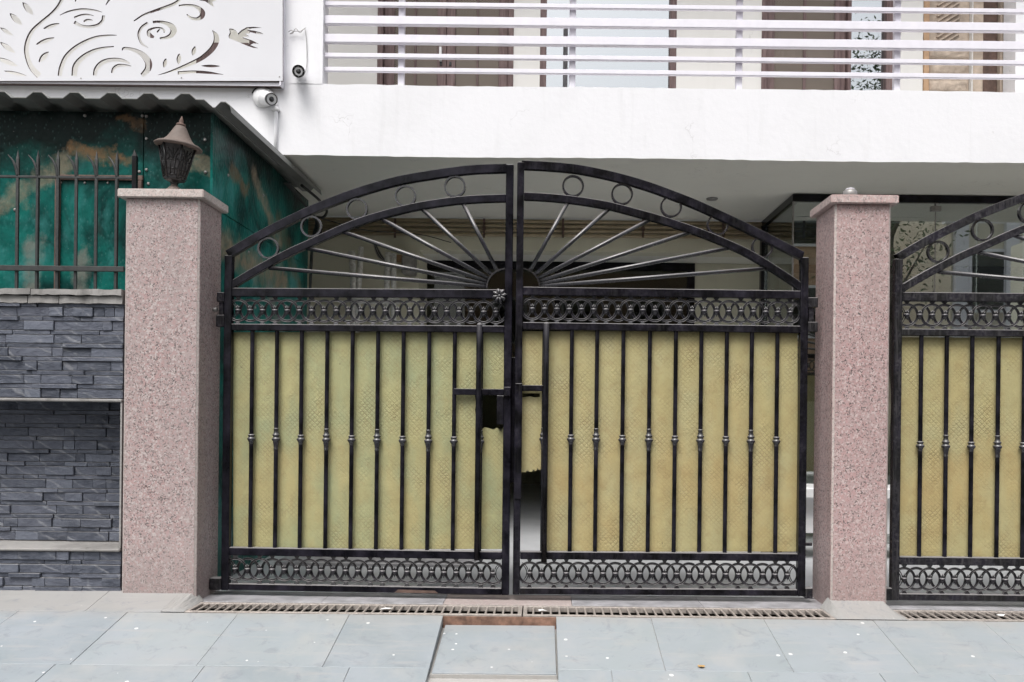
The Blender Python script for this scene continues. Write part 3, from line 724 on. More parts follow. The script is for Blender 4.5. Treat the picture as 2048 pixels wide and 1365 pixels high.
scr_root = root('cut_out_screen', (P(300, 163, DS).x, DS, P(300, 163, DS).z), 'white sheet screen with cut-out scrolls, leaves and a bird above the green shed', 'screen')
obj('screen_panel', me, None, scr_root)
# frame behind the sheet and its fixing screws
zb = P(300, 163, DS).z
b = MB(); b.box(P(-160,163,DS).x, XC0 - 0.001, DS + 0.012, DB - 0.001, zb - 0.016, zb + 0.016); obj('bottom_frame', b, M['panel_edge'], scr_root)  # dark edge colour also paints the shadow gap under the sheet
b = MB(); b.box(P(-160,163,DS).x, XC0, DS + 0.001 + 0.010, DS + 0.016, zb - 0.020, zb + 0.004); obj('bottom_lip', b, M['white_metal'], scr_root)
b = MB(); b.box(XC0 - 0.006, XC0 + 0.006, DS - 0.006, DB - 0.001, zb - 0.022, 5.2); obj('edge_trim', b, M['white_metal'], scr_root, bevel=0.002)
for (px, py) in ((162, 160), (363, 159), (559, 157)):
    q = P(px, py - 3, DS - 0.008); b = MB(); b.lathe([(0.005, -0.001), (0.005, 0.002), (0.003, 0.003)], q, 10, 'Y'); obj('screw', b, M['grey_metal'], scr_root)

CAMP = Vector((0, 0, ZC))      # both cameras look out over the street
# ------------------------------------------------------------------ surveillance cameras on the facade
cam_a = root('security_camera', P(597, 143, DB), 'small white bullet camera facing straight out beside the railing', 'camera', 'security cameras on the facade')
q = P(597, 143, DB)
b = MB(); b.lathe([(0.030, 0.0), (0.030, 0.012), (0.018, 0.014), (0.018, 0.05)], q, 20, 'Y'); obj('mount', b, M['white_plastic'], cam_a)
qb = q + (CAMP - q).normalized() * 0.035; Mt = Vector((0, -1, 0)).rotation_difference(CAMP - q).to_matrix()
b = MB(); b.lathe([(0.030, 0.0), (0.046, 0.012), (0.046, 0.14), (0.043, 0.145), (0.043, 0.136)], qb, 24, 'Y', M=Mt); obj('housing', b, M['white_plastic'], cam_a)
b = MB(); b.lathe([(0.0425, 0.130), (0.0425, 0.139), (0.030, 0.139), (0.028, 0.134), (0.018, 0.134), (0.016, 0.138), (0.0, 0.138)], qb, 24, 'Y', M=Mt); lens_o = obj('lens', b, M['lens_black'], cam_a)
for k in range(8):
    a = k * math.pi / 4; b = MB(); b.lathe([(0.0030, 0.138), (0.0030, 0.141)], qb + Mt @ Vector((0.034 * math.cos(a), 0, 0.034 * math.sin(a))), 8, 'Y', M=Mt); obj('led', b, M['grey_metal'], lens_o)
cam_b = root('security_camera', P(528, 196, DB), 'white turret camera turned to the right under the screen corner', 'camera', 'security cameras on the facade')
q = P(526, 196, DB)
b = MB(); b.lathe([(0.072, 0.0), (0.074, 0.012), (0.066, 0.028), (0.045, 0.045), (0.02, 0.05)], q, 28, 'Y'); obj('base_plate', b, M['white_plastic'], cam_b)
Mb = Matrix.Rotation(R(21), 3, 'Z') @ Vector((0, -1, 0)).rotation_difference(CAMP - q).to_matrix()
b = MB(); b.lathe([(0.030, 0.02), (0.050, 0.04), (0.053, 0.07), (0.043, 0.10), (0.041, 0.165), (0.038, 0.172)], q, 24, 'Y', M=Mb); hs = obj('housing', b, M['white_plastic'], cam_b)
b = MB(); b.lathe([(0.0425, 0.150), (0.0425, 0.176), (0.039, 0.178), (0.036, 0.172), (0.02, 0.170), (0.016, 0.176), (0.0, 0.177)], q, 24, 'Y', M=Mb); lo = obj('lens', b, M['lens_black'], cam_b)
b = MB(); b.tube([q + Vector((-0.078 * math.cos(a), -0.012, 0.078 * math.sin(a))) for a in [R(x) for x in range(20, 75, 6)]], 0.006, 6); obj('gasket_rim', b, M['cable'], cam_b)
cd_pts = catmull([P(520, 178, DB - 0.012), P(535, 180, DB - 0.02), P(547, 190, DB - 0.02), P(552, 205, DB - 0.016), P(552.5, 218, DB - 0.014)], 6)
b = MB(); b.tube(cd_pts, 0.010, 8); obj('cable_sleeve', b, M['white_plastic'], cam_b)
b = MB(); b.tube([P(552.5, 214, DB - 0.013), P(551, 309.5, DB - 0.013)], 0.013, 10)
pipe = tag(obj('conduit_pipe', b, M['white_wall']), 'white painted conduit pipe running down the facade below the turret camera', 'pipe')
b = MB(); q = P(552.5, 222, DB); b.box(q.x - 0.03, q.x + 0.03, DB - 0.030, DB - 0.001, q.z - 0.008, q.z + 0.008); obj('pipe_clip', b, M['white_plastic'], pipe, bevel=0.003)
# loose wires beside the upper camera
b = MB()
b.tube(catmull([P(577, 64, DB - 0.02), P(583, 61, DB - 0.03), P(587, 66, DB - 0.03), P(580, 68, DB - 0.02), P(590, 63, DB - 0.02), P(601, 63, DB - 0.025), P(609, 58, DB - 0.015), P(611, 66, DB - 0.01), P(613, 82, DB - 0.008), P(614, 110, DB - 0.008), P(613, 135, DB - 0.010), P(608, 150, DB - 0.012), P(598, 153, DB - 0.02)], 5), 0.0022, 5)
b.tube(catmull([P(585, 66, DB - 0.015), P(592, 58, DB - 0.035), P(600, 66, DB - 0.03), P(606, 60, DB - 0.02), P(612, 56, DB - 0.012)], 5), 0.0022, 5)
tag(obj('loose_wire', b, M['grey_metal']), 'thin loose wire curling down the wall to the bullet camera', 'wire')
# ================================================================== GREEN SHED (left)
DH = 5.25; XS = -1.95; DH2 = 7.39
shed = root('shed', (-2.6, DH, 0), 'teal green marbled sheet shed with a grey corrugated roof', 'shed')
ZR = 2.80
seam = P(287, 300, DH).x
for (x0, x1) in ((-4.6, -3.36), (-3.36, seam), (seam, XS - 0.012)):
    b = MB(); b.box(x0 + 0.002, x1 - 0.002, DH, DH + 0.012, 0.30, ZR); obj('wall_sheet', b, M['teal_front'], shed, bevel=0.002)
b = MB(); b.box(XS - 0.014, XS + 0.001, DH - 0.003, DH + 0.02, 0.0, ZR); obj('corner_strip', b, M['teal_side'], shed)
ys = [DH + 0.02, 5.99, 6.77, DH2]; zseam = 2.25
for a, c in zip(ys, ys[1:]):
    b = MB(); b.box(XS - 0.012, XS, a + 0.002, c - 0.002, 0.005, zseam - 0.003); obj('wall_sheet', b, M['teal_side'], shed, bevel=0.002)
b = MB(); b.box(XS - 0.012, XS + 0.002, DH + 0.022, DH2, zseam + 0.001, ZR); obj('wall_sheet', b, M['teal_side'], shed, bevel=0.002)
b = MB(); b.box(XS - 0.03, XS - 0.014, DH + 0.03, DH2, 0.005, ZR - 0.02); obj('inner_frame', b, M['rust'], shed)
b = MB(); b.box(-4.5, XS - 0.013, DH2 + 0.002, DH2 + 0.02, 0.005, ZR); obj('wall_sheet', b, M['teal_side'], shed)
for (px, py) in ((279, 344), (293, 340), (411, 345), (293, 278), (410, 280), (285, 232), (293, 233), (297, 368), (30, 420), (170, 232)):
    q = P(px, py, DH); b = MB(); b.lathe([(0.010, 0.0), (0.009, 0.004), (0.004, 0.008)], q, 10, 'Y'); obj('bolt', b, M['grey_metal'], shed)
for (yy, zz) in ((5.5, 2.5), (5.9, 2.1), (6.05, 1.75), (6.7, 2.1), (6.2, 2.55)):
    b = MB(); b.lathe([(0.010, 0.0), (0.009, 0.004), (0.004, 0.008)], (XS, yy, zz), 10, 'X'); obj('bolt', b, M['grey_metal'], shed)
# hatch frame of rusty flats on the front sheet
hf = None
z0, z1 = P(200, 362, DH).z, P(200, 352, DH).z; xa, xb = P(113, 400, DH).x, P(287, 400, DH).x
b = MB(); b.box(xa, xb, DH - 0.02, DH - 0.001, z0, z1); hf = obj('hatch_frame', b, M['rust'], shed, bevel=0.003)
b = MB(); b.box(xa, xa + 0.028, DH - 0.022, DH - 0.001, 1.3, z0 - 0.001); obj('frame_upright', b, M['rust'], hf, bevel=0.003)
b = MB(); b.box(P(268, 370, DH).x, xb - 0.002, DH - 0.026, DH - 0.003, z0 - 0.10, z0 - 0.002); obj('hinge_block', b, M['rust'], hf, bevel=0.003)
for px in (122, 170, 216):
    q = P(px, 366, DH); b = MB(); b.lathe([(0.008, 0.0), (0.008, 0.004), (0.004, 0.007)], q, 8, 'Y'); obj('rivet', b, M['grey_metal'], hf)
# corrugated roof: trapezoid ribs running away from the street
DE = 5.08; zt = P(100, 195.5, DE).z; zc_ = P(368, 187, DE).z; pitch = 0.2105
def rib_profile(xc, half_only=False):
    return [(xc - 0.066, zt), (xc - 0.026, zc_), (xc + 0.022, zc_), (xc + 0.060, zt)]
xr = P(371, 186, DE).x
prof = []
for k in range(12, -1, -1): prof += rib_profile(xr - pitch * k)
def roof_strip(pr, d0, d1, th=0.004):
    b = MB(); vs_, fs = [], []; m = len(pr)
    for d in (d0, d1):
        rise = 0.02 * (d - DE)
        for x, z in pr: vs_.append((x, d, z + rise))
        for x, z in pr: vs_.append((x, d, z + rise - th))
    for i in range(m - 1):
        fs += [(i, i+1, 2*m+i+1, 2*m+i), (m+i+1, m+i, 3*m+i, 3*m+i+1), (i, m+i, m+i+1, i+1), (2*m+i, 2*m+i+1, 3*m+i+1, 3*m+i)]
    fs += [(0, 2*m, 3*m, m), (m-1, 2*m-1, 4*m-1, 3*m-1)]
    return b.add(vs_, fs)
prof.append((xr + 0.105, zt))
roof = obj('roof', roof_strip(prof, DE, 7.34), M['roof_sheet'], shed)
p2 = [(xr + 0.107, zt + 0.001), (xr + 0.118, zt + 0.001), (xr + 0.150, zc_ + 0.001), (xr + 0.178, zc_ + 0.001), (xr + 0.205, zt + 0.012), (xr + 0.213, zt - 0.028)]
obj('roof_edge_sheet', roof_strip(p2, DE + 0.14, 7.36), M['roof_sheet'], roof)
# cables bunched under the roof's rear corner
cb = root('cable_bunch', (XS + 0.05, 7.3, 1.9), 'bunch of grey cables hanging at the rear roof corner of the shed', 'cables')
for k in range(4):
    b = MB(); o = 0.012 * k
    b.tube(catmull([(XS + 0.03 + o, 6.6, 2.74), (XS + 0.05 + o, 6.95, 2.70 - o), (XS + 0.09 + o * .6, 7.28, 2.62 - o), (XS + 0.05, 7.36, 2.50 - o), (XS + 0.03 + o * .3, 7.37, 2.30), (XS + 0.02, 7.38, 1.9)], 6), 0.008, 6)
    obj('cable', b, M['fence_iron'], cb)
b = MB(); b.tube(catmull([(XS + 0.10, 7.3, 2.64), (-1.5, 7.6, 2.60), (-1.1, 7.9, 2.63), (-0.85, 8.2, 2.62)], 8), 0.004, 5)
tag(obj('slack_cable', b, M['cable']), 'thin black cable sagging from the shed roof corner into the carport', 'cable')
b = MB(); b.tube(catmull([(XS + 0.075, 6.9, 2.80), (XS + 0.13, 7.2, 2.765), (XS + 0.155, 7.38, 2.72), (XS + 0.12, 7.42, 2.67), (XS + 0.06, 7.41, 2.665)], 8), 0.011, 6)
tag(obj('gutter_hose', b, M['cable']), 'thick black hose bent round the shed roof end', 'hose')

# ================================================================== SLATE WALL (left)
DSL = 4.885; XW0, XW1 = -4.4, P(243, 900, DSL).x
wall = root('slate_wall', (-3.3, DSL, 0.04), 'low boundary wall clad in dark split slate left of the pillar', 'wall')
zA = P(120, 607, DSL).z; zB = P(120, 801, DSL).z; zC = P(120, 1099, DSL).z
b = MB(); b.box(XW0, XW1, DSL + 0.035, 5.16, zB + 0.002, zA); b.box(XW0, XW1, DSL + 0.285, 5.20, zC - 0.01, zB + 0.002); b.box(XW0, XW1, DSL + 0.035, 5.16, -0.1, zC - 0.012)
obj('wall_core', b, M['mortar'], wall)
def course(z0, z1, y, xe, dark=False):
    """one stretch of ledgestone: tall and thin courses in turn"""
    z = z0; i = 0
    while z < z1 - 0.008:
        h = (0.050 if i % 2 == 0 else 0.025) * random.uniform(0.94, 1.06); i += 1
        if z + h > z1 - 0.012: h = z1 - z
        x = xe
        while x > XW0:
            w = random.uniform(0.05, 0.27) if h > 0.03 else random.uniform(0.07, 0.34)
            x2 = max(XW0, x - w)
            if x2 < -3.1 and x < -3.05: w = 0.5; x2 = max(XW0, x - w)
            dp = random.choice((0.0, 0.002, 0.004, 0.007, 0.010, 0.015)) + random.uniform(-0.002, 0.002)
            b = MB(); g = 0.0012; sk = random.uniform(-0.006, 0.006); t1, t2 = random.uniform(-0.003, 0.003), random.uniform(-0.003, 0.003)
            y0 = y + 0.014 - dp
            b.hexa([(x2+g,y0+t1,z+g),(x-g,y0+t2,z+g),(x-g,y+0.034,z+g),(x2+g,y+0.034,z+g),(x2+g+sk*0,y0-t2,z+h-g),(x-g,y0-t1,z+h-g),(x-g,y+0.034,z+h-g),(x2+g,y+0.034,z+h-g)])
            obj('slate_stone', b, M['slate'], wall, bevel=0.0016)
            x = x2
        z += h
course(zB + 0.012, zA, DSL, XW1 - 0.001)
course(zC + 0.010, zB - 0.002, DSL + 0.25, XW1 - 0.012)
course(0.0, zC - 0.012, DSL, XW1 - 0.001)
# plastered edges, ledge and coping
b = MB(); b.box(XW0, XW1 - 0.001, DSL - 0.004, DSL + 0.284, zB - 0.006, zB + 0.010); obj('recess_lintel', b, M['lime'], wall, bevel=0.004)
b = MB(); b.box(XW0, XW1 - 0.001, DSL - 0.012, DSL + 0.284, zC - 0.010, zC + 0.006); obj('recess_ledge', b, M['lime'], wall, bevel=0.005)
b = MB(); b.box(XW1 - 0.010, XW1 - 0.001, DSL + 0.004, DSL + 0.284, zC + 0.008, zB - 0.008); obj('recess_jamb', b, M['lime'], wall)
def rough_block(x0, x1, y0, y1, z0, z1, name):
    nx = max(2, int((x1 - x0) / 0.03)); b = MB(); vs_, fs = [], []
    for i in range(nx + 1):
        x = x0 + (x1 - x0) * i / nx; a = random.uniform(-0.004, 0.004); c = random.uniform(-0.0025, 0.0025); e = random.uniform(-0.005, 0.003)
        vs_ += [(x, y0 + e, z0 + a * 0.7), (x, y1, z0), (x, y1, z1 + c * 0.5), (x, y0 + e + 0.004, z1 + c)]
    for i in range(nx):
        for k in range(4): fs.append((i*4+k, i*4+(k+1) % 4, i*4+4+(k+1) % 4, i*4+4+k))
    fs += [(3,2,1,0), tuple(nx*4+k for k in range(4))]
    b.add(vs_, fs); return obj(name, b, M['lime'], wall)
zK0, zK1 = P(120, 592, DSL).z, P(120, 579, DSL).z
x = XW1
for w in (0.50, 0.36, 0.6, 0.6): rough_block(max(XW0, x - w) + 0.002, x - 0.002, DSL - 0.018, 5.17, zK0 + 0.004, zK1, 'coping_stone'); x -= w
x = XW1
for w in (0.35, 0.17, 0.24, 0.7, 0.6): rough_block(max(XW0, x - w) + 0.002, x - 0.002, DSL - 0.006, 5.165, zA, zK0, 'mortar_course'); x -= w

# ------------------------------------------------------------------ spiked iron fence on the wall
DFN = 5.00
fence = root('spiked_fence', (-3.0, DFN, zK1), 'weathered iron fence with barbed spikes standing on the slate wall', 'fence')
z_r1 = P(120, 355, DFN).z; z_r2 = P(120, 538, DFN).z
b = MB(); b.box(-4.4, P(272, 355, DFN).x, DFN - 0.008, DFN + 0.006, z_r1 - 0.007, z_r1 + 0.007); obj('rail', b, M['fence_iron'], fence, bevel=0.002)
b = MB(); b.box(-4.4, P(244, 538, DFN).x + 0.02, DFN - 0.022, DFN - 0.0095, z_r2 - 0.016, z_r2 + 0.014); obj('rail', b, M['fence_iron'], fence, bevel=0.003)
bar = MB(); hb = P(120, 300, DFN).z - zK1
w = 0.0072
bar.hexa([(-w,-w,-0.01),(w,-w,-0.01),(w,w,-0.01),(-w,w,-0.01),(-w,-w,hb-0.055),(w,-w,hb-0.055),(w,w,hb-0.055),(-w,w,hb-0.055)])
bar.add([(-w,-w,hb-0.055),(w,-w,hb-0.055),(w,w,hb-0.055),(-w,w,hb-0.055),(0,0,hb)], [(0,1,4),(1,2,4),(2,3,4),(3,0,4)])
bar_me = bar.mesh('bar'); bar_me.materials.append(M['fence_iron'])
barb = MB()
cl = catmull([(0, 0, hb - 0.15), (-0.006, -0.004, hb - 0.11), (-0.020, -0.010, hb - 0.07), (-0.048, -0.014, hb - 0.034)], 6)
barb.tube(cl, [0.0095 - 0.0075 * (i / (len(cl) - 1)) ** 2.2 for i in range(len(cl))], 6); barb_me = barb.mesh('barb'); barb_me.materials.append(M['fence_iron'])
for px in (-85, -45, -5, 34.5, 75, 115, 152, 192, 233):
    x = P(px, 450, DFN).x + 3.0
    o = inst('bar', bar_me, fence, (x, 0, 0), (0, 0, random.uniform(-.2, .2)))
    inst('barb', barb_me, o, (0, 0, 0), (0, 0, random.uniform(-.3, .3)))
b = MB(); x = P(270, 340, DFN).x; zt_, zb_ = P(270, 299, DFN).z, P(270, 384, DFN).z
b.hexa([(x-.012,DFN-.012,zb_),(x+.012,DFN-.012,zb_),(x+.012,DFN+.012,zb_),(x-.012,DFN+.012,zb_),(x-.012,DFN-.012,zt_-.04),(x+.012,DFN-.012,zt_-.04),(x+.012,DFN+.012,zt_-.04),(x-.012,DFN+.012,zt_-.04)])
b.add([(x-.012,DFN-.012,zt_-.04),(x+.012,DFN-.012,zt_-.04),(x+.012,DFN+.012,zt_-.04),(x-.012,DFN+.012,zt_-.04),(x-.004,DFN,zt_)], [(0,1,4),(1,2,4),(2,3,4),(3,0,4)])
obj('end_post', b, M['black_frame'], fence)

# ================================================================== GRANITE PILLARS
def pillar(x0, x1, d0, d1, ztop, mat, label, grp='granite gate pillars'):
    pr = root('gate_pillar', ((x0 + x1) / 2, (d0 + d1) / 2, 0), label, 'pillar', grp)
    b = MB(); b.box(x0 + 0.012, x1 - 0.012, d0 + 0.012, d1 - 0.002, -0.15, ztop - 0.05); obj('core', b, M['mortar'], pr)
    b = MB(); b.box(x0 + 0.010, x1 - 0.010, d0, d0 + 0.011, -0.12, ztop - 0.047); obj('front_slab', b, M[mat], pr, bevel=0.002)
    b = MB(); b.box(x1 - 0.011, x1, d0 + 0.010, d1, -0.12, ztop - 0.047); obj('side_slab', b, M[mat], pr, bevel=0.002)
    b = MB(); b.box(x0, x0 + 0.011, d0 + 0.010, d1, -0.12, ztop - 0.047); obj('side_slab', b, M[mat], pr, bevel=0.002)
    for xx in (x0, x1):       # pale mitred corner beads
        b = MB(); s = 1 if xx == x0 else -1
        b.hexa([(xx+s*.0105,d0+.0005,-.12),(xx+s*.002,d0+.0095,-.12),(xx+s*.011,d0+.0115,-.12),(xx+s*.0125,d0+.011,-.12),(xx+s*.0105,d0+.0005,ztop-.047),(xx+s*.002,d0+.0095,ztop-.047),(xx+s*.011,d0+.0115,ztop-.047),(xx+s*.0125,d0+.011,ztop-.047)])
        obj('corner_bead', b, M['granite_cap'], pr)
    b = MB(); ov = 0.030; b.box(x0 - ov, x1 + ov, d0 - ov, d1 + ov, ztop - 0.046, ztop); obj('cap', b, M['granite_cap' if mat != 'granite_pink' else 'granite_pinkcap'], pr, bevel=0.004, seg=2)
    return pr
M['granite_pinkcap'] = mat_granite('pink_granite_cap', (0.48, 0.36, 0.34), (0.50, 0.33, 0.31), (0.12, 0.10, 0.10), (0.58, 0.50, 0.47), (0.53, 0.44, 0.42), 0.6)
DP0, DP1 = 4.872, 5.20
ZP = 2.250
pl = pillar(P(245, 900, DP0).x, P(394.5, 900, DP0).x, DP0, DP1, ZP, 'granite_dusty', 'wide dusty pink granite gate pillar beside the slate wall')
prr = pillar(P(1664.5, 900, DP0).x, P(1777.5, 900, DP0).x, DP0, DP1, ZP + 0.010, 'granite_pink', 'narrow pink granite gate pillar between the two gates')

# ------------------------------------------------------------------ lantern on the left pillar
LX = P(348, 378, 5.03).x; LY = 5.03
lamp = root('pillar_lantern', (LX, LY, ZP), 'leaning old lantern with dusty conical cap on the wide pillar', 'lantern')
T = Matrix.Rotation(R(4.5), 3, 'Y')
def lv(pf): return [(r * 0.00282, h * 0.00282) for r, h in pf]
c0 = Vector((LX, LY, ZP + 0.0005))
b = MB(); b.lathe(lv([(16, 0), (16, 10), (15, 14), (12, 17), (9, 20), (6, 22), (6, 27)]), c0, 20); obj('base', b, M['lamp_roof'], lamp)
c1_ = c0 + Vector((0, 0, 25 * 0.00282))
b = MB(); b.lathe(lv([(7, -1), (8, 3), (11, 5), (19, 7), (21, 9), (21, 11)]), c1_, 6, M=T, smooth=False); obj('lower_collar', b, M['lamp_dark'], lamp)
# six tapering sides: corner bars, muntins and panes
Rb, Rt, hb_, ht_ = 20.5, 35.5, 11, 76
def hexpt(r, h, k): a = 2 * math.pi * (k + 0.12) / 6; return c1_ + T @ Vector((r * math.cos(a), r * math.sin(a), h)) * 0.00282
for k in range(6):
    b = MB(); b.tube([hexpt(Rb, hb_, k), hexpt(Rt, ht_, k)], 0.006, 6); obj('corner_bar', b, M['lamp_dark'], lamp)
    q4 = [hexpt(Rb * .97, hb_, k), hexpt(Rb * .97, hb_, k+1), hexpt(Rt * .97, ht_, k+1), hexpt(Rt * .97, ht_, k)]
    b = MB(); b.add(q4, [(0, 1, 2, 3)]); pane = obj('pane', b, M['lamp_pane'], lamp)
    def pp(u, v_): return q4[0].lerp(q4[1], u).lerp(q4[3].lerp(q4[2], u), v_) + (((q4[0] + q4[2]) / 2 - c1_ - Vector((0, 0, .12))).normalized() * 0.002)
    b = MB()
    for u in (0.33, 0.66): b.tube([pp(u, 0.08), pp(u, 0.56)], 0.0026, 5)
    for v_ in (0.08, 0.26, 0.52): b.tube([pp(0.12, v_), pp(0.88, v_)], 0.0026, 5)
    for s in (-1, 0, 1): b.tube(catmull([pp(0.5, 0.52), pp(0.5 + 0.10 * s, 0.68), pp(0.5 + 0.30 * s, 0.84)], 4), 0.003, 5)
    for s in (-1, 1): b.tube(catmull([pp(0.5 + .3 * s, 0.52), pp(0.5 + 0.22 * s, 0.62), pp(0.5 + 0.42 * s, 0.72)], 4), 0.0026, 5)
    obj('pane_tracery', b, M['lamp_dark'], pane)
b = MB(); b.lathe(lv([(36, 74), (45, 74), (46, 76.5), (42, 79.5), (31, 84), (24, 91), (18, 101), (13, 111), (9, 117), (3, 117)]), c1_, 28, M=T @ Matrix.Rotation(R(1.5), 3, 'Y')); cap = obj('cap', b, M['lamp_roof'], lamp)
b = MB(); b.lathe(lv([(7, 116.5), (9.5, 119), (8, 122), (4, 123.5), (4.5, 127), (3, 131), (0.6, 137)]), c1_, 16, M=T @ Matrix.Rotation(R(1.5), 3, 'Y')); obj('finial', b, M['rust'], cap)

# lamp socket left on the right pillar
SX = P(1700, 388, 4.99).x
sk = root('lamp_socket', (SX, 4.99, ZP + 0.010), 'small grey round lamp socket left on the narrow pillar', 'socket')
b = MB(); b.lathe([(0.040, 0), (0.040, 0.046), (0.036, 0.054), (0.026, 0.062)], (SX, 4.99, ZP + 0.0105), 20); obj('dome', b, M['grey_metal'], sk)
b = MB(); b.lathe([(0.026, 0.062), (0.024, 0.068), (0.010, 0.071)], (SX, 4.99, ZP + 0.0105), 20); obj('rim', b, M['white_metal'], sk)
# ================================================================== GATES
class Plane:
    """a gate leaf: root at its hinge; s runs along the leaf, z up"""
    def __init__(s, px_h, d, ang):
        s.h = P(px_h, 850, d); s.h.z = 0.0; s.c, s.s = math.cos(ang), math.sin(ang); s.ang = ang
    def __call__(s, px, py):
        u, v = uv(px, py); a = u / F
        k = (a * s.h.y - s.h.x) / (s.c - a * s.s); d = s.h.y + k * s.s
        return Vector((k, ZC - v / F * d))
RING_PITCH = 24.55
def ring_mesh(R0, feet, hgap):
    b = MB(); n = 28
    for r in (R0 - 0.0022, R0 - 0.0120):
        b.tube([(r * math.cos(2*math.pi*i/n), 0, r * math.sin(2*math.pi*i/n)) for i in range(n)], 0.0026, 8, closed=True)
    b.tube([((R0-.0071) * math.cos(2*math.pi*i/n), 0.004, (R0-.0071) * math.sin(2*math.pi*i/n)) for i in range(n)], 0.0042, 4, closed=True); s_n = len(b.f) - n * 4; s_e = len(b.f)
    if feet:
        for sg in (-1, 1):
            z0, z1 = sg * (R0 - 0.002), sg * (R0 + hgap + 0.003)
            b.hexa([(-0.006,-0.006,z0),(0.006,-0.006,z0),(0.006,0.006,z0),(-0.006,0.006,z0),(-0.017,-0.009,z1),(0.017,-0.009,z1),(0.017,0.009,z1),(-0.017,0.009,z1)])
    me_ = b.mesh('ornament_ring'); me_.materials.append(M['black_cast']); me_.materials.append(M['black_frame'])
    for p_ in me_.polygons:
        if s_n <= p_.index < s_e: p_.material_index = 1
    return me_
def collar_mesh():
    b = MB()
    b.lathe([(0.007, -0.010), (0.014, -0.008), (0.0165, -0.003), (0.0165, 0.002), (0.014, 0.006), (0.007, 0.008)], (0, 0, 0), 12)
    for sg in (-1, 1):                       # palmette above and below
        for k, (dx, h, r) in enumerate(((0.0, 0.031, 0.0052), (-0.007, 0.024, 0.0042), (0.007, 0.024, 0.0042))):
            b.tube([(dx * 0.5, -0.003, sg * 0.006), (dx * 0.85, -0.005, sg * h * 0.6), (dx * 1.35, -0.005, sg * h)], [0.0042, r, 0.0012], 6)
    return b.mesh('ornament_collar')
COLLAR_ME = collar_mesh(); COLLAR_ME.materials.append(M['black_cast'])
def knob_mesh(big):
    b = MB()
    if big: pr = [(0.0125, -0.062), (0.0135, -0.060), (0.0135, -0.054), (0.0125, -0.052), (0.0145, -0.030), (0.0175, -0.018), (0.0175, -0.014), (0.022, -0.008), (0.0245, 0.0), (0.022, 0.006), (0.017, 0.010), (0.017, 0.016), (0.021, 0.020), (0.021, 0.025), (0.016, 0.030), (0.0125, 0.050), (0.0140, 0.054), (0.0140, 0.060), (0.0118, 0.064)]
    else: pr = [(0.0122, -0.030), (0.0135, -0.028), (0.0135, -0.023), (0.0125, -0.021), (0.0185, -0.010), (0.0235, -0.002), (0.0235, 0.003), (0.017, 0.009), (0.0155, 0.014), (0.0190, 0.018), (0.0190, 0.023), (0.0122, 0.027)]
    b.lathe(pr, (0, 0, 0), 14); return b.mesh('bar_collar')
KNOB = {True: knob_mesh(True), False: knob_mesh(False)}
for me_ in KNOB.values(): me_.materials.append(M['black_cast'])

def arch(g, name, top_px, L, th, y0, y1, mat, cut0=None, cut1=None):
    pts = [p for p in catmull([tuple(L(*q)) for q in top_px], 6)]
    top, bot = [], []
    for i, p in enumerate(pts):
        t = (pts[min(i+1, len(pts)-1)] - pts[max(i-1, 0)]).normalized(); nn = Vector((t.y, -t.x, 0))
        if nn.y > 0: nn = -nn
        q = p + nn * th
        if i == 0 and cut0 is not None: q = Vector((cut0, p.y - th / max(0.5, abs(nn.y)), 0)); p = Vector((cut0, p.y, 0))
        if i == len(pts) - 1 and cut1 is not None: q = Vector((cut1, p.y - th / max(0.5, abs(nn.y)), 0)); p = Vector((cut1, p.y, 0))
        top.append((p.x, p.y)); bot.append((q.x, q.y))
    b = MB(); b.ribbon(top, bot, y0, y1); return obj(name, b, mat, g, bevel=0.003, local=True)

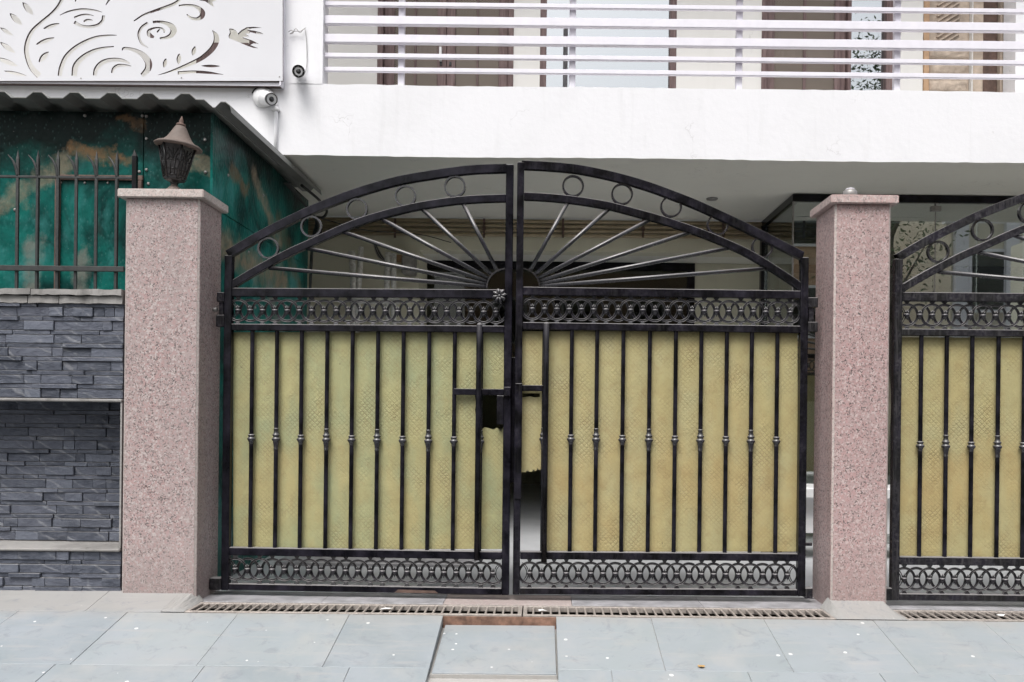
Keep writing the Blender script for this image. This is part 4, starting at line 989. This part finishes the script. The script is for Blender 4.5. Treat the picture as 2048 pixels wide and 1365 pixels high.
def gate_leaf(spec):
    L = Plane(spec['hinge'], spec['d'], spec['ang']); blk, bars, cast = M[spec.get('paint', 'black')], M['black_bar'], M['black_cast']
    g = root('gate_leaf', (L.h.x, L.h.y, 0), spec['label'], 'gate', 'arched iron gate leaves', rot=spec['ang'])
    ORG[g.name] = Vector()           # parts below are in leaf coordinates
    xm = spec['mid']
    S = lambda px: L(px, 850).x
    Z = lambda py: L(xm, py).y
    (a0, a1), (b0, b1) = spec['stiles']
    zt0, zt1, zm0, zm1, zl0, zl1, zb0, zb1 = [Z(y) for y in spec['rails']]
    D0, D1 = -0.022, 0.022
    def rbox(name, s0, s1, z0, z1, y0=D0, y1=D1, mat=blk, bev=0.0035, par=None):
        b = MB(); b.box(s0, s1, y0, y1, z0, z1); return obj(name, b, mat, par or g, bevel=bev, local=True)
    # stiles and rails
    rbox('stile', S(a0), S(a1), zb1, L(*spec['top_l']).y); rbox('stile', S(b0), S(b1), zb1, L(*spec['top_r']).y)
    e = 0.0005
    for nm, (z1_, z0_) in (('upper_rail', (zt0, zt1)), ('middle_rail', (zm0, zm1)), ('lower_rail', (zl0, zl1)), ('bottom_rail', (zb0, zb1 + 0.001))):
        rbox(nm, S(a1) + e, S(b0) - e, z0_, z1_, D0 + 0.002, D1 - 0.002)
    # arches
    o_end, i_end = (S(a1) + e, S(b0) - e)
    lo, hi = (S(a1) + e, S(b0) - e)
    arch(g, 'outer_arch', spec['outer'], L, 0.046, D0 + 0.001, D1 - 0.001, blk, lo, hi)
    arch(g, 'inner_arch', spec['inner'], L, 0.042, D0 + 0.003, D1 - 0.003, blk, lo, hi)
    # rings between the arches
    for (px, py) in spec['rings']:
        c = L(px, py); b = MB(); n = 30; r = 0.0565
        for k in range(1):
            vs_, fs = [], []
            for i in range(n):
                a = 2 * math.pi * i / n
                for (rr, yy) in ((r + .005, -0.011), (r + .005, 0.011), (r - .005, 0.011), (r - .005, -0.011)):
                    vs_.append((rr * math.cos(a), yy, rr * math.sin(a)))
            for i in range(n):
                j = (i + 1) % n
                for q in range(4): fs.append((i*4+q, i*4+(q+1) % 4, j*4+(q+1) % 4, j*4+q))
            b.add(vs_, fs, False)
        o = obj('arch_ring', b, cast, g, local=True); o.location = (c.x, 0, c.y)
    # sun rays and hub
    hc = L(*spec['hub']); Rh = spec['hub_r'] * spec['d'] / F
    for (px, py) in spec['rays']:
        e_ = L(px, py); dvec = (e_ - hc).normalized(); st_ = hc + dvec * (Rh - 0.002)
        b = MB(); b.tube([(st_.x, 0.0, st_.y), (e_.x + dvec.x * 0.02, 0.0, e_.y + dvec.y * 0.02)], 0.0115, 10); obj('sun_ray', b, cast, g, local=True)
    sgn = spec['hub_side']; arc_t, arc_b = [], []
    inner_s = S(b0) if sgn < 0 else S(a1)
    for i in range(15):
        a = math.pi / 2 * i / 14
        for rr, lst in ((Rh + 0.004, arc_t), (Rh - 0.004, arc_b)): lst.append((hc.x + sgn * rr * math.cos(a), hc.y + rr * math.sin(a)))
    b = MB(); b.ribbon(arc_t, arc_b, -0.014, 0.014); hub = obj('hub_rim', b, cast, g, local=True)
    # ornament bands of linked rings
    for (zc0, zc1) in ((zt1, zm0), (zl1, zb0)):
        zc2 = (zc0 + zc1) / 2; R0 = 23.3 * spec['d'] / F; gap = abs(zc0 - zc1) / 2 - R0
        rm = {f: ring_mesh(R0, f, gap) for f in (True, False)}
        for k in range(spec['n_ring']):
            x = S(spec['ring0'] + RING_PITCH * k)
            o = inst('ornament_ring', rm[k % 3 != 1], g, (x, 0.003 if k % 2 else -0.003, zc2)); ORG[o.name] = Vector()
            inst('ornament_collar', COLLAR_ME, o, (0, -0.004 - o.location.y, 0))
        hm = MB()
        for r in (R0 - 0.0022, R0 - 0.0120):
            hm.tube([(r * math.cos(R(a)), 0, r * math.sin(R(a))) for a in range(-64, 65, 8)], 0.0026, 8)
        hm = hm.mesh('ornament_half_ring'); hm.materials.append(cast)
        inst('ornament_half_ring', hm, g, (S(spec['ring0'] - RING_PITCH), 0.003, zc2))
        inst('ornament_half_ring', hm, g, (S(spec['ring0'] + RING_PITCH * spec['n_ring']), 0.003, zc2), (0, 0, math.pi))
    # vertical bars with cast collars
    zk = L(xm, spec['knob_y']).y
    for i, px in enumerate(spec['bars']):
        b = MB(); b.tube([(S(px), 0, zl0 - 0.002), (S(px), 0, zm1 + 0.002)], 0.0120, 12, caps=False); o = obj('bar', b, bars, g, local=True)
        inst('bar_collar', KNOB[spec['big'](i)], o, (S(px), 0, zk))
    # lock frame: front bar, cross bar
    px = spec['lock_bar']; q0, q1 = L(px, spec['lock_y'][0]), L(px, spec['lock_y'][1])
    b = MB(); x = S(px); b.tube([(x, -0.036, q1.y), (x, -0.036, q0.y - 0.008), (x, -0.034, q0.y)], [0.0165, 0.0165, 0.010], 14); obj('lock_bar', b, blk, g, local=True)
    (p0, p1, y0, y1) = spec['cross']; rbox('lock_cross_bar', S(p0), S(p1), Z(y1), Z(y0), -0.018, 0.008, bev=0.002)
    for (nm, p0, p1, y0, y1, t0, t1, mt) in spec['plates']: rbox(nm, S(p0), S(p1), Z(y1), Z(y0), t0, t1, M[mt], 0.002)
    # fibre sheet behind the bars
    loops = [[tuple(L(*p)) for p in lp] for lp in spec['sheet']]
    me = fill2d('panel_sheet', loops, 0.004); me.transform(Matrix.Translation((0, 0.028, 0))); me.materials.append(M[spec['frp']])
    obj('panel_sheet', me, None, g, local=True)
    # hinges
    for (nm, p0, p1, y0, y1, t0, t1) in spec['hinges']: rbox(nm, S(p0), S(p1), Z(y1), Z(y0), t0, t1, M['black_dusty'], 0.003)
    return g, L

LEFT = dict(hinge=448, d=5.085, ang=R(-1.9), label='left leaf of the middle gate, greenish sheet, flower knob at its edge', mid=735,
    stiles=((448, 463), (1007, 1022)), rails=(578.5, 596, 650.5, 664, 1098.5, 1114.5, 1171, 1184.5), top_l=(452, 512), top_r=(1020, 331),
    outer=[(450, 505), (470, 493), (514, 467), (570, 438), (623, 413), (686, 388), (740, 370), (795, 355), (850, 345), (900, 337.5), (951, 332), (1026, 329.5)],
    inner=[(462, 564), (500, 541), (545, 516), (582, 497), (620, 480), (686, 450), (748, 428), (823, 409), (889, 398), (945, 392.5), (1009, 390)],
    rings=[(537, 497), (623, 454), (714, 419), (811, 393), (910, 374)], hub=(1012, 577), hub_r=38, hub_side=-1,
    rays=[(545, 537), (618, 498), (692, 466), (768, 441), (848, 422), (928, 411)], ring0=474, n_ring=22, knob_y=881,
    bars=[503, 552.5, 602, 653, 703.5, 754.5, 805.5, 857, 908, 961], big=lambda i: i % 2 == 1, lock_bar=958, lock_y=(649, 1119), cross=(908, 1007, 776, 788.5),
    plates=[('lock_box', 994, 1007.5, 789, 846, -0.030, 0.02, 'black_worn'), ('bolt_plate', 1007.5, 1021, 772, 790, -0.034, -0.0215, 'black_worn'),
            ('gap_strip', 1016, 1033, 712, 962, 0.0225, 0.030, 'black')],
    sheet=[[(463, 664), (1007, 664), (1007, 1100), (463, 1100)],
           [(948, 790), (1006, 790), (1006, 853), (1003, 861), (1000, 863), (997, 858), (992, 856), (986, 860), (977, 857), (969, 855), (964, 858), (954, 850), (951, 838), (949, 820), (951, 806)]],
    frp='frp_green',
    hinges=[('hinge', 433.5, 448.2, 588, 607, -0.024, 0.020), ('hinge', 432.5, 448.2, 633, 657, -0.024, 0.020), ('hinge_pin', 437, 446, 607.2, 632.8, -0.016, 0.010), ('foot_pivot', 426, 448.2, 1160, 1184, -0.03, 0.025)])
gl, LL = gate_leaf(LEFT)
# flower knob and wall spike of the left leaf
c = LL(1000, 594.5)
b = MB()
for k in range(8):
    a = 2 * math.pi * k / 8 + 0.2
    pts = [(c.x + math.cos(a) * r, -0.030 - h, c.y + math.sin(a) * r) for r, h in ((0.004, 0.012), (0.016, 0.016), (0.030, 0.014), (0.041, 0.004))]
    b.tube(pts, [0.004, 0.0068, 0.0098, 0.0040], 8)
kn = obj('flower_knob', b, M['black_cast'], gl, local=True)
b = MB(); b.lathe([(0.010, 0.022), (0.010, 0.044), (0.007, 0.050), (0.002, 0.052)], (c.x, 0, c.y), 14, 'Y'); obj('knob_centre', b, M['black_cast'], kn, local=True)
b = MB(); b.lathe([(0.034, 0.022), (0.036, 0.030), (0.030, 0.034)], (c.x, 0, c.y), 20, 'Y'); obj('knob_plate', b, M['black_frame'], kn, local=True)
b = MB(); a_, b_ = LL(418, 617), LL(436, 620); b.tube([(a_.x, -0.01, a_.y), (b_.x - .02, -0.01, b_.y), (b_.x, -0.01, b_.y)], [0.002, 0.013, 0.013], 8); obj('hinge_spike', b, M['grey_metal'], gl, local=True)
b = MB(); s0 = LL(790, 1186).x
b.hexa([(s0, -0.0205, LL(790, 1184.3).y), (s0 + .25, -0.0205, LL(790, 1184.3).y), (s0 + .25, -0.0195, LL(790, 1184.3).y), (s0, -0.0195, LL(790, 1184.3).y), (s0 + .02, -0.0205, LL(790, 1178).y), (s0 + .23, -0.0205, LL(790, 1179).y), (s0 + .23, -0.0195, LL(790, 1179).y), (s0 + .02, -0.0195, LL(790, 1178).y)]); obj('rust_patch', b, M['rust'], gl, local=True)

RIGHT = dict(paint='black_worn', hinge=1612, d=5.062, ang=R(1.3), label='right leaf of the middle gate, ochre sheet torn away at the bottom', mid=1325,
    stiles=((1029, 1043), (1597, 1612)), rails=(578.7, 595, 649, 663.5, 1104.5, 1120, 1176.5, 1190), top_l=(1036, 326), top_r=(1610, 516),
    outer=[(1034, 323), (1090, 325.5), (1150, 331), (1200, 340), (1250, 352), (1300, 367), (1344, 383), (1390, 401), (1437, 422), (1484, 444), (1531, 467), (1580, 492), (1612, 508)],
    inner=[(1042, 386), (1100, 389), (1156, 395), (1200, 402), (1234, 409), (1312, 430), (1360, 445), (1406, 461), (1455, 481), (1500, 502), (1550, 532), (1602, 566)],
    rings=[(1146, 373), (1244, 389), (1342, 414), (1435, 450), (1524, 495)], hub=(1041, 576), hub_r=38, hub_side=1,
    rays=[(1132, 412), (1215, 421), (1300, 440), (1380, 465), (1455, 497), (1525, 538)], ring0=1062, n_ring=22, knob_y=881,
    bars=[1087, 1142, 1192.5, 1245, 1298, 1350, 1401, 1452, 1502, 1553], big=lambda i: i % 2 == 0, lock_bar=1090.5, lock_y=(647, 1122), cross=(1043, 1087, 774, 786),
    plates=[('bolt_plate', 1030, 1044, 771, 1000, -0.034, -0.0215, 'black_worn')],
    sheet=[[(1043, 662), (1598, 663), (1598, 1105), (1088, 1105), (1088, 945), (1086, 942), (1083, 943), (1081.5, 939), (1080, 941), (1077, 940.5), (1075, 936), (1074, 941), (1070, 944), (1069, 940), (1066, 941), (1064, 945.5), (1061, 944), (1058, 945), (1057, 942), (1053, 943), (1051, 947), (1048, 944.5), (1046, 946), (1043, 945)],
           [(1045, 787), (1080, 787), (1080, 794), (1070, 795), (1060, 793), (1045, 795)]],
    frp='frp_ochre',
    hinges=[('hinge', 1611.8, 1631, 592, 612, -0.024, 0.020), ('hinge', 1611.8, 1631, 641, 661, -0.024, 0.020), ('hinge_pin', 1614, 1624, 612.2, 640.8, -0.016, 0.010), ('foot_pivot', 1611.8, 1626, 1173, 1194, -0.03, 0.025), ('stay_bar', 1611.8, 1627, 1083, 1090, -0.004, 0.006)])
gr, LR = gate_leaf(RIGHT)

# leaf of the neighbouring gate (cut by the frame): a copy of the left leaf
g3 = copy_tree(gl)
g3.location = (1.958 - 0.0, 4.985, 0.004); g3.rotation_euler = (0, 0, R(-0.3))
g3['label'] = 'dusty leaf of the second gate right of the narrow pillar, cut by the frame'
for ch in list(g3.children):
    nm = ch.name.split('.')[0]
    if nm in ('panel_sheet',) or ch.type == 'MESH' and ch.data.materials and ch.data.materials[0] == M['black']:
        ch.material_slots[0].link = 'OBJECT'
        ch.material_slots[0].material = M['frp_ochre'] if nm == 'panel_sheet' else M['black_dusty']
    if nm in ('hinge', 'hinge_pin', 'hinge_spike', 'rust_patch'):
        bpy.data.objects.remove(ch)

# ================================================================== DRAIN GRATES
bar_g = MB(); bar_g.box(-0.0054, 0.0054, 4.677, 4.856, -0.010, 0.0)
bar_gm = bar_g.mesh('grate_bar', 0.002); bar_gm.materials.append(M['pale_iron'])
for (x0, x1), lb in ((G1, 'long cast drain grate before the left gate leaf'), (G2, 'long cast drain grate before the right gate leaf'), (G3, 'cast drain grate before the second gate at the right edge')):
    gt = root('drain_grate', ((x0 + x1) / 2, 4.765, 0), lb, 'drain grate', 'drain grates along the gates')
    for (a, c) in ((4.650, 4.677), (4.856, 4.882)):
        b = MB(); b.box(x0 - 0.004, x1 + 0.004, a, c, -0.028, 0.0015); obj('long_edge', b, M['pale_iron'], gt, bevel=0.002)
    for (a, c) in ((x0 - 0.004, x0 + 0.018), (x1 - 0.018, x1 + 0.004)):
        b = MB(); b.box(a, c, 4.6775, 4.8555, -0.028, 0.001); obj('end_plate', b, M['pale_iron'], gt, bevel=0.002)
    nb = int((x1 - x0 - 0.05) / 0.0455)
    for k in range(nb):
        x = x0 + 0.05 + k * (x1 - x0 - 0.10) / (nb - 1)
        inst('grate_bar', bar_gm, gt, (x - (x0 + x1) / 2, -4.765 + random.uniform(-.0005, .0005), random.uniform(-0.003, 0.001)), (0, 0, 0))
# bits of litter
for (px, py, sz, mt, lb, cat) in ((772, 1219, 0.034, 'paper', 'crumpled white paper scrap on the left drain grate', 'paper'), (1085, 1219, 0.028, 'paper', 'white paper scrap beside the joint of the two middle grates', 'paper'), (2000, 1224, 0.026, 'paper', 'white scrap on the grate of the second gate', 'paper'), (1403, 1336, 0.022, 'dry_leaf', 'small dry orange leaf lying on the pavement', 'leaf')):
    q = P(px, py, 4.74); d = 4.74; zz = 0.004
    if mt == 'dry_leaf':
        u, v = uv(px, py); d = (ZC + SLOPE * RAMP0) / (v / F + SLOPE); q = P(px, py, d); zz = gz(d) + 0.003
    b = MB(); nseg = 7; vs_ = [(q.x, d, zz + 0.010)]
    for k in range(nseg):
        a = 2 * math.pi * k / nseg; r = sz * random.uniform(0.6, 1.1); vs_.append((q.x + r * math.cos(a), d + 0.7 * r * math.sin(a), zz + random.uniform(0.0, 0.010)))
    b.add(vs_, [(0, 1 + k, 1 + (k + 1) % nseg) for k in range(nseg)])
    tag(obj('paper_scrap' if mt == 'paper' else 'dry_leaf', b, M[mt]), lb, cat)
# ================================================================== INSIDE THE CARPORT
DI = 8.48
zi = SOF + 0.003
ip = root('carport_wall', (0, DI, 0), 'olive grey plaster wall and beam at the back of the carport', 'wall')
def ib(name, mat, *bx, par=ip, bevel=0):
    b = MB()
    for q in bx: b.box(*q)
    return obj(name, b, M[mat], par, bevel=bevel)
xo = P(838, 560, DI).x
zbm = P(1100, 503, DI).z
ib('left_wall', 'inner_wall', (-5.0, xo, DI, DI + 0.2, 0.0, zi))
ib('beam', 'inner_wall', (xo + 0.001, 5.0, DI, DI + 0.2, zbm, zi))
zl_ = zbm - 0.002
ib('lower_ceiling', 'soffit', (xo - 0.2, 5.0, DI + 0.201, 13.5, zbm + 0.002, zbm + 0.1))
ib('passage_wall', 'inner_wall', (xo - 0.2, xo, DI + 0.202, 13.5, 0.0, zbm))
ib('side_wall', 'inner_wall', (-5.2, -5.0, 5.6, 13.5, 0, 2.9)); ib('side_wall', 'inner_wall', (5.0, 5.2, 5.3, 13.5, 0, 2.9))
ib('rear_wall', 'dark_room', (-5.0, 5.0, 13.5, 13.6, 0, 2.9))
# black framed glazed entrance behind the beam
DN = 9.05
ent = root('glazed_entrance', (0, DN, 0), 'black framed dark glazed entrance deep inside the carport', 'door')
xa, xb = P(840, 540, DN).x + 0.01, P(1390, 540, DN).x
ztop = zbm - 0.001
ib('top_frame', 'black_frame', (xa, xb, DN, DN + 0.06, ztop - 0.075, ztop), par=ent)
ib('side_post', 'black_frame', (xb - 0.075, xb, DN, DN + 0.06, 0.005, ztop - 0.076), par=ent)
ib('side_post', 'black_frame', (xa, xa + 0.06, DN, DN + 0.06, 0.005, ztop - 0.076), par=ent)
ib('mid_post', 'black_frame', ((xa + xb) / 2 - 0.03, (xa + xb) / 2 + 0.03, DN, DN + 0.06, 0.005, ztop - 0.076), par=ent)
ib('pane', 'glass_entrance', (xa + 0.06, (xa + xb) / 2 - 0.03, DN + 0.025, DN + 0.032, 0.9, ztop - 0.076), par=ent)
ib('pane', 'glass_entrance', ((xa + xb) / 2 + 0.03, xb - 0.076, DN + 0.025, DN + 0.032, 0.9, ztop - 0.076), par=ent)
x1 = P(1545, 530, DN).x
ib('cross_wall', 'inner_wall', (xb + 0.001, x1 - 0.001, DN + 0.01, DN + 0.1, 0.0, ztop))
# frame of the inner lobby running back
lob = root('lobby_frame', (x1, DN, 0), 'black lobby frame with a beam running back behind the glass enclosure', 'frame')
ib('cross_beam', 'black_frame', (x1, 4.9, DN, DN + 0.06, ztop - 0.075, ztop), par=lob)
ib('long_beam', 'black_frame', (x1, x1 + 0.07, DN + 0.061, 12.6, ztop - 0.075, ztop), par=lob)
ib('corner_post', 'black_frame', (x1 + 0.001, x1 + 0.069, DN + 0.001, DN + 0.06, 0.005, ztop - 0.076), par=lob)

# glass enclosure at the right
DGX = 7.40
gx0 = P(1586, 392, DGX).x; zg1 = zi - 0.006; zg0 = P(1800, 404, DGX).z
enc = root('glass_enclosure', (gx0, DGX, 0), 'frameless glass enclosure with black top beam under the balcony', 'enclosure')
ib('top_beam', 'black_frame', (gx0, 4.95, DGX, DGX + 0.06, zg0, zg1), par=enc)
ib('side_beam', 'black_frame', (gx0, gx0 + 0.06, DGX + 0.061, DI - 0.001, zg0, zg1), par=enc)
ib('back_post', 'black_frame', (gx0 - 0.01, gx0 + 0.07, DI - 0.07, DI - 0.002, 0.005, zg0 - 0.001), par=enc)
gj = [gx0 + 0.012, P(1873, 470, DGX).x, P(1958, 470, DGX).x, 4.0, 4.9]
zt_r = P(1900, 534, DGX, ).z
for a, c in zip(gj, gj[1:]):
    ib('pane', 'glass_box', (a + 0.003, c - 0.003, DGX + 0.02, DGX + 0.030, 0.01, zg0 - 0.002), par=enc)
ib('pane', 'glass_box', (gx0 + 0.02, gx0 + 0.03, DGX + 0.062, DI - 0.075, 0.01, zg0 - 0.002), par=enc)
ib('corner_bead', 'grey_metal', (gx0 + 0.004, gx0 + 0.016, DGX + 0.016, DGX + 0.034, 0.01, zg0 - 0.002), par=enc)
ib('glass_joint', 'grey_metal', (P(1873, 470, DGX).x - 0.003, P(1873, 470, DGX).x + 0.003, DGX + 0.018, DGX + 0.032, 0.01, zg0 - 0.002), par=enc)
pt = ib('patch_fitting', 'grey_metal', (P(1864, 418, DGX).x, P(1884, 418, DGX).x, DGX + 0.008, DGX + 0.042, P(1873, 422, DGX).z, P(1873, 412, DGX).z), par=enc, bevel=0.003)
ib('hanger', 'black_frame', (P(1873, 410, DGX).x - 0.005, P(1873, 410, DGX).x + 0.005, DGX + 0.02, DGX + 0.03, P(1873, 411, DGX).z, zg0 - 0.002), par=pt)
ib('room_wall', 'inner_wall', (gx0 + 0.4, 4.95, 8.40, 8.44, 0.0, 1.2), par=enc)

# pipes under the soffit, on the beam
names = ('topmost', 'second', 'third', 'lowest')
pxs = (444, 453, 462, 471)
for nm, py in zip(names, pxs):
    z = P(1100, py, DI - 0.03).z; b = MB(); b.tube([(-2.6, DI - 0.026, z), (3.2, DI - 0.026, z)], 0.016, 8)
    tag(obj('conduit_pipe', b, M['pipe_tan']), f'{nm} of the four tan pipes along the carport beam', 'pipe', 'pipes along the carport beam')
for i, px in enumerate((790, 968, 1126, 1286, 1447, 1608)):
    q = P(px, 458, DI - 0.05); b = MB()
    b.box(q.x - 0.010, q.x + 0.010, DI - 0.056, DI - 0.045, P(px, 478, DI).z, P(px, 440, DI).z)
    b.box(q.x - 0.016, q.x + 0.016, DI - 0.062, DI - 0.0565, P(px, 464, DI).z, P(px, 457, DI).z)
    tag(obj('pipe_clip', b, M['rust']), f'rusty iron clip on the four tan pipes, {("first", "second", "third", "fourth", "fifth", "last")[i]} from the left', 'clip', 'pipe clips on the carport beam')
q = P(1424, 397, 7.2); q = P(1424, 397, (zi - ZC) * F / (830 - 393.5))
b = MB(); b.lathe([(0.05, 0.0), (0.045, -0.012), (0.02, -0.016)], (q.x, q.y, zi - 0.0005), 20); tag(obj('ceiling_lamp', b, M['grey_metal']), 'small unlit round lamp on the carport soffit', 'lamp')

# stacked white trestle against the wall
tr = root('wooden_trestle', (P(745, 600, 8.2).x, 8.2, 0), 'worn white painted wooden trestle standing against the carport wall', 'trestle')
for (pt_, pb_) in (((705, 503), (709, 720)), ((723, 494), (712, 720)), ((775, 505), (777, 720)), ((786, 508), (789, 720))):
    a, c = P(*pt_, 8.2), P(*pb_, 8.2); t = (c - a); c = a + t * (a.z / (a.z - c.z))
    n_ = 9; pts = [a.lerp(c, i / n_) + Vector((random.uniform(-.008, .008), random.uniform(-.01, .01), 0)) for i in range(n_ + 1)]
    b = MB(); b.tube(pts, [0.026 + random.uniform(-.004, .006) for _ in pts], 7); obj('leg', b, M['old_white_wood'], tr)
for py in (597, 606):
    z = P(745, py, 8.17).z; b = MB(); b.box(P(703, py, 8.16).x, P(799, py, 8.16).x, 8.145, 8.165, z - 0.014, z + 0.012); obj('cross_bar', b, M['old_white_wood'], tr, bevel=0.003)
b = MB(); b.box(P(790, 530, 8.4).x, P(804, 530, 8.4).x, 8.36, 8.478, P(797, 522, 8.4).z, P(797, 511, 8.4).z)
tag(obj('junction_box', b, M['tan_wood'], bevel=0.004), 'small tan junction box on the carport wall near the trestle', 'box')
b = MB(); b.box(P(806, 530, 8.4).x, P(832, 530, 8.4).x, 8.30, 8.478, P(820, 551, 8.4).z, P(820, 514, 8.4).z)
tag(obj('meter_box', b, M['grey_metal'], bevel=0.012), 'grey meter box on the carport wall beside the dark entrance', 'box')
wb = root('cable_bunch', P(760, 520, 8.43), 'short bunch of cables on the carport wall above the white trestle', 'cables')
for k in range(5):
    b = MB(); b.tube(catmull([P(748 + k, 488, 8.44), P(752 + 2 * k, 505, 8.42), P(760 + 2 * k, 517, 8.42), P(772, 522 + k, 8.43)], 5), 0.006, 5)
    obj('cable', b, M['cable' if k % 2 else 'grey_metal'], wb)
# white scooter-like parked thing seen only as slivers beside the right leaf; a pale bench stands in for it
bn = root('bench_stand_in', (1.95, 6.6, 0), 'pale bench standing in for an unidentified object glimpsed between the right leaf and the narrow pillar', 'bench')
ib('seat', 'white_plastic', (1.60, 2.9, 6.45, 6.85, 0.46, 0.54), par=bn, bevel=0.01)
ib('front_panel', 'white_plastic', (1.64, 2.86, 6.55, 6.60, 0.20, 0.459), par=bn)
ib('leg', 'black_frame', (1.68, 1.76, 6.5, 6.8, 0.005, 0.199), par=bn); ib('leg', 'black_frame', (2.7, 2.78, 6.5, 6.8, 0.005, 0.199), par=bn)

# ================================================================== ACROSS THE STREET (seen as reflections)
oh = root('opposite_house', (14.5, -9, -0.3), 'pale yellow house across the street, seen reflected in the glass', 'house')
def ob(name, mat, *bx, bevel=0):
    b = MB()
    for q in bx: b.box(*q)
    return obj(name, b, M[mat], oh, bevel=bevel)
ob('wall', 'tan_house', (10.9, 24, -16, -9, -0.3, 10.2))
for z in (3.0, 3.25, 6.3, 6.5, 9.6, 9.9): ob('cornice', 'white_wall', (10.75, 24.1, -9.35 + (0.1 if z in (3.0, 6.3, 9.6) else 0), -8.99, z, z + 0.16))
for x in (10.95, 12.3, 14.2, 16.4, 18.6):
    ob('pilaster', 'white_wall', (x, x + 0.35, -9.0, -8.85, -0.3, 9.6))
for x in (11.35, 12.8, 15.0, 17.2):
    for z in (0.6, 3.9, 7.1):
        f = ob('window', 'white_wall', (x, x + 1.0, -9.0, -8.93, z, z + 1.7)); 
        b = MB(); b.box(x + 0.08, x + 0.92, -8.931, -8.925, z + 0.08, z + 1.62); obj('pane', b, M['glass_dark'], f)
ob('awning', 'brick_red', (11.1, 12.3, -8.84, -8.0, 2.5, 2.65))

bh = root('brown_house', (3.0, -11, -0.3), 'dull brown house across the street behind the viewer, faintly reflected in glass', 'house')
b = MB(); b.box(-2.5, 8.3, -17, -10.5, -0.3, 8.2); obj('wall', b, M['tan_wood'], bh)
for x in (-1.6, 0.6, 2.8, 5.0, 6.9):
    for z in (0.4, 3.3, 5.9):
        b = MB(); b.box(x, x + 1.1, -10.5, -10.44, z, z + 1.5); f = obj('window', b, M['cream_wall'], bh)
        b = MB(); b.box(x + .08, x + 1.02, -10.441, -10.435, z + .08, z + 1.42); obj('pane', b, M['glass_dark'], f)
b = MB(); b.box(-2.6, 8.4, -17.1, -10.3, 8.2, 8.45); obj('roof', b, M['cream_wall'], bh)

tree = root('street_tree', (8.4, -6.4, -0.3), 'leafy street tree across the road, seen reflected in the glass', 'tree')
rt = random.Random(3)
b = MB(); tips = []
trunk = [Vector((8.4, -6.4, -0.3)), Vector((8.45, -6.35, 1.5)), Vector((8.3, -6.45, 3.2)), Vector((8.2, -6.4, 7.0))]
b.tube(catmull(trunk, 4), [0.17 - 0.007 * i for i in range(13)], 8)
for k in range(15):
    a = rt.uniform(0, 6.28); st_ = trunk[2].lerp(trunk[3], rt.random()); L_ = rt.uniform(1.2, 2.6)
    mid = st_ + Vector((math.cos(a) * L_ * .5, math.sin(a) * L_ * .5, L_ * .55)); tip = mid + Vector((math.cos(a + .4) * L_ * .5, math.sin(a + .4) * L_ * .5, L_ * .75))
    b.tube(catmull([st_, mid, tip], 4), [0.06 - 0.006 * i for i in range(9)], 6)
    tips += [mid, mid.lerp(tip, .5), tip, tip + Vector((0, 0, .4))]
tips += [Vector((7.9 + rt.uniform(-.45, .45), -6.4 + rt.uniform(-.4, .4), 8.6 + 0.17 * k)) for k in range(9)]
obj('trunk', b, M['bark'], tree)
b = MB()
for t in tips:
    for _ in range(95):
        c = t + Vector((rt.gauss(0, .38), rt.gauss(0, .38), rt.gauss(0, .32))); l = rt.uniform(.09, .17); w = l * .33
        ax = Vector((rt.gauss(0, 1), rt.gauss(0, 1), rt.gauss(0, .7))).normalized(); sd_ = ax.cross(Vector((rt.gauss(0, 1), rt.gauss(0, 1), rt.gauss(0, 1)))).normalized()
        b.add([c - ax * l / 2, c + sd_ * w / 2, c + ax * l / 2, c - sd_ * w / 2], [(0, 1, 2, 3)])
o = obj('crown', b, M['leaf'], tree)
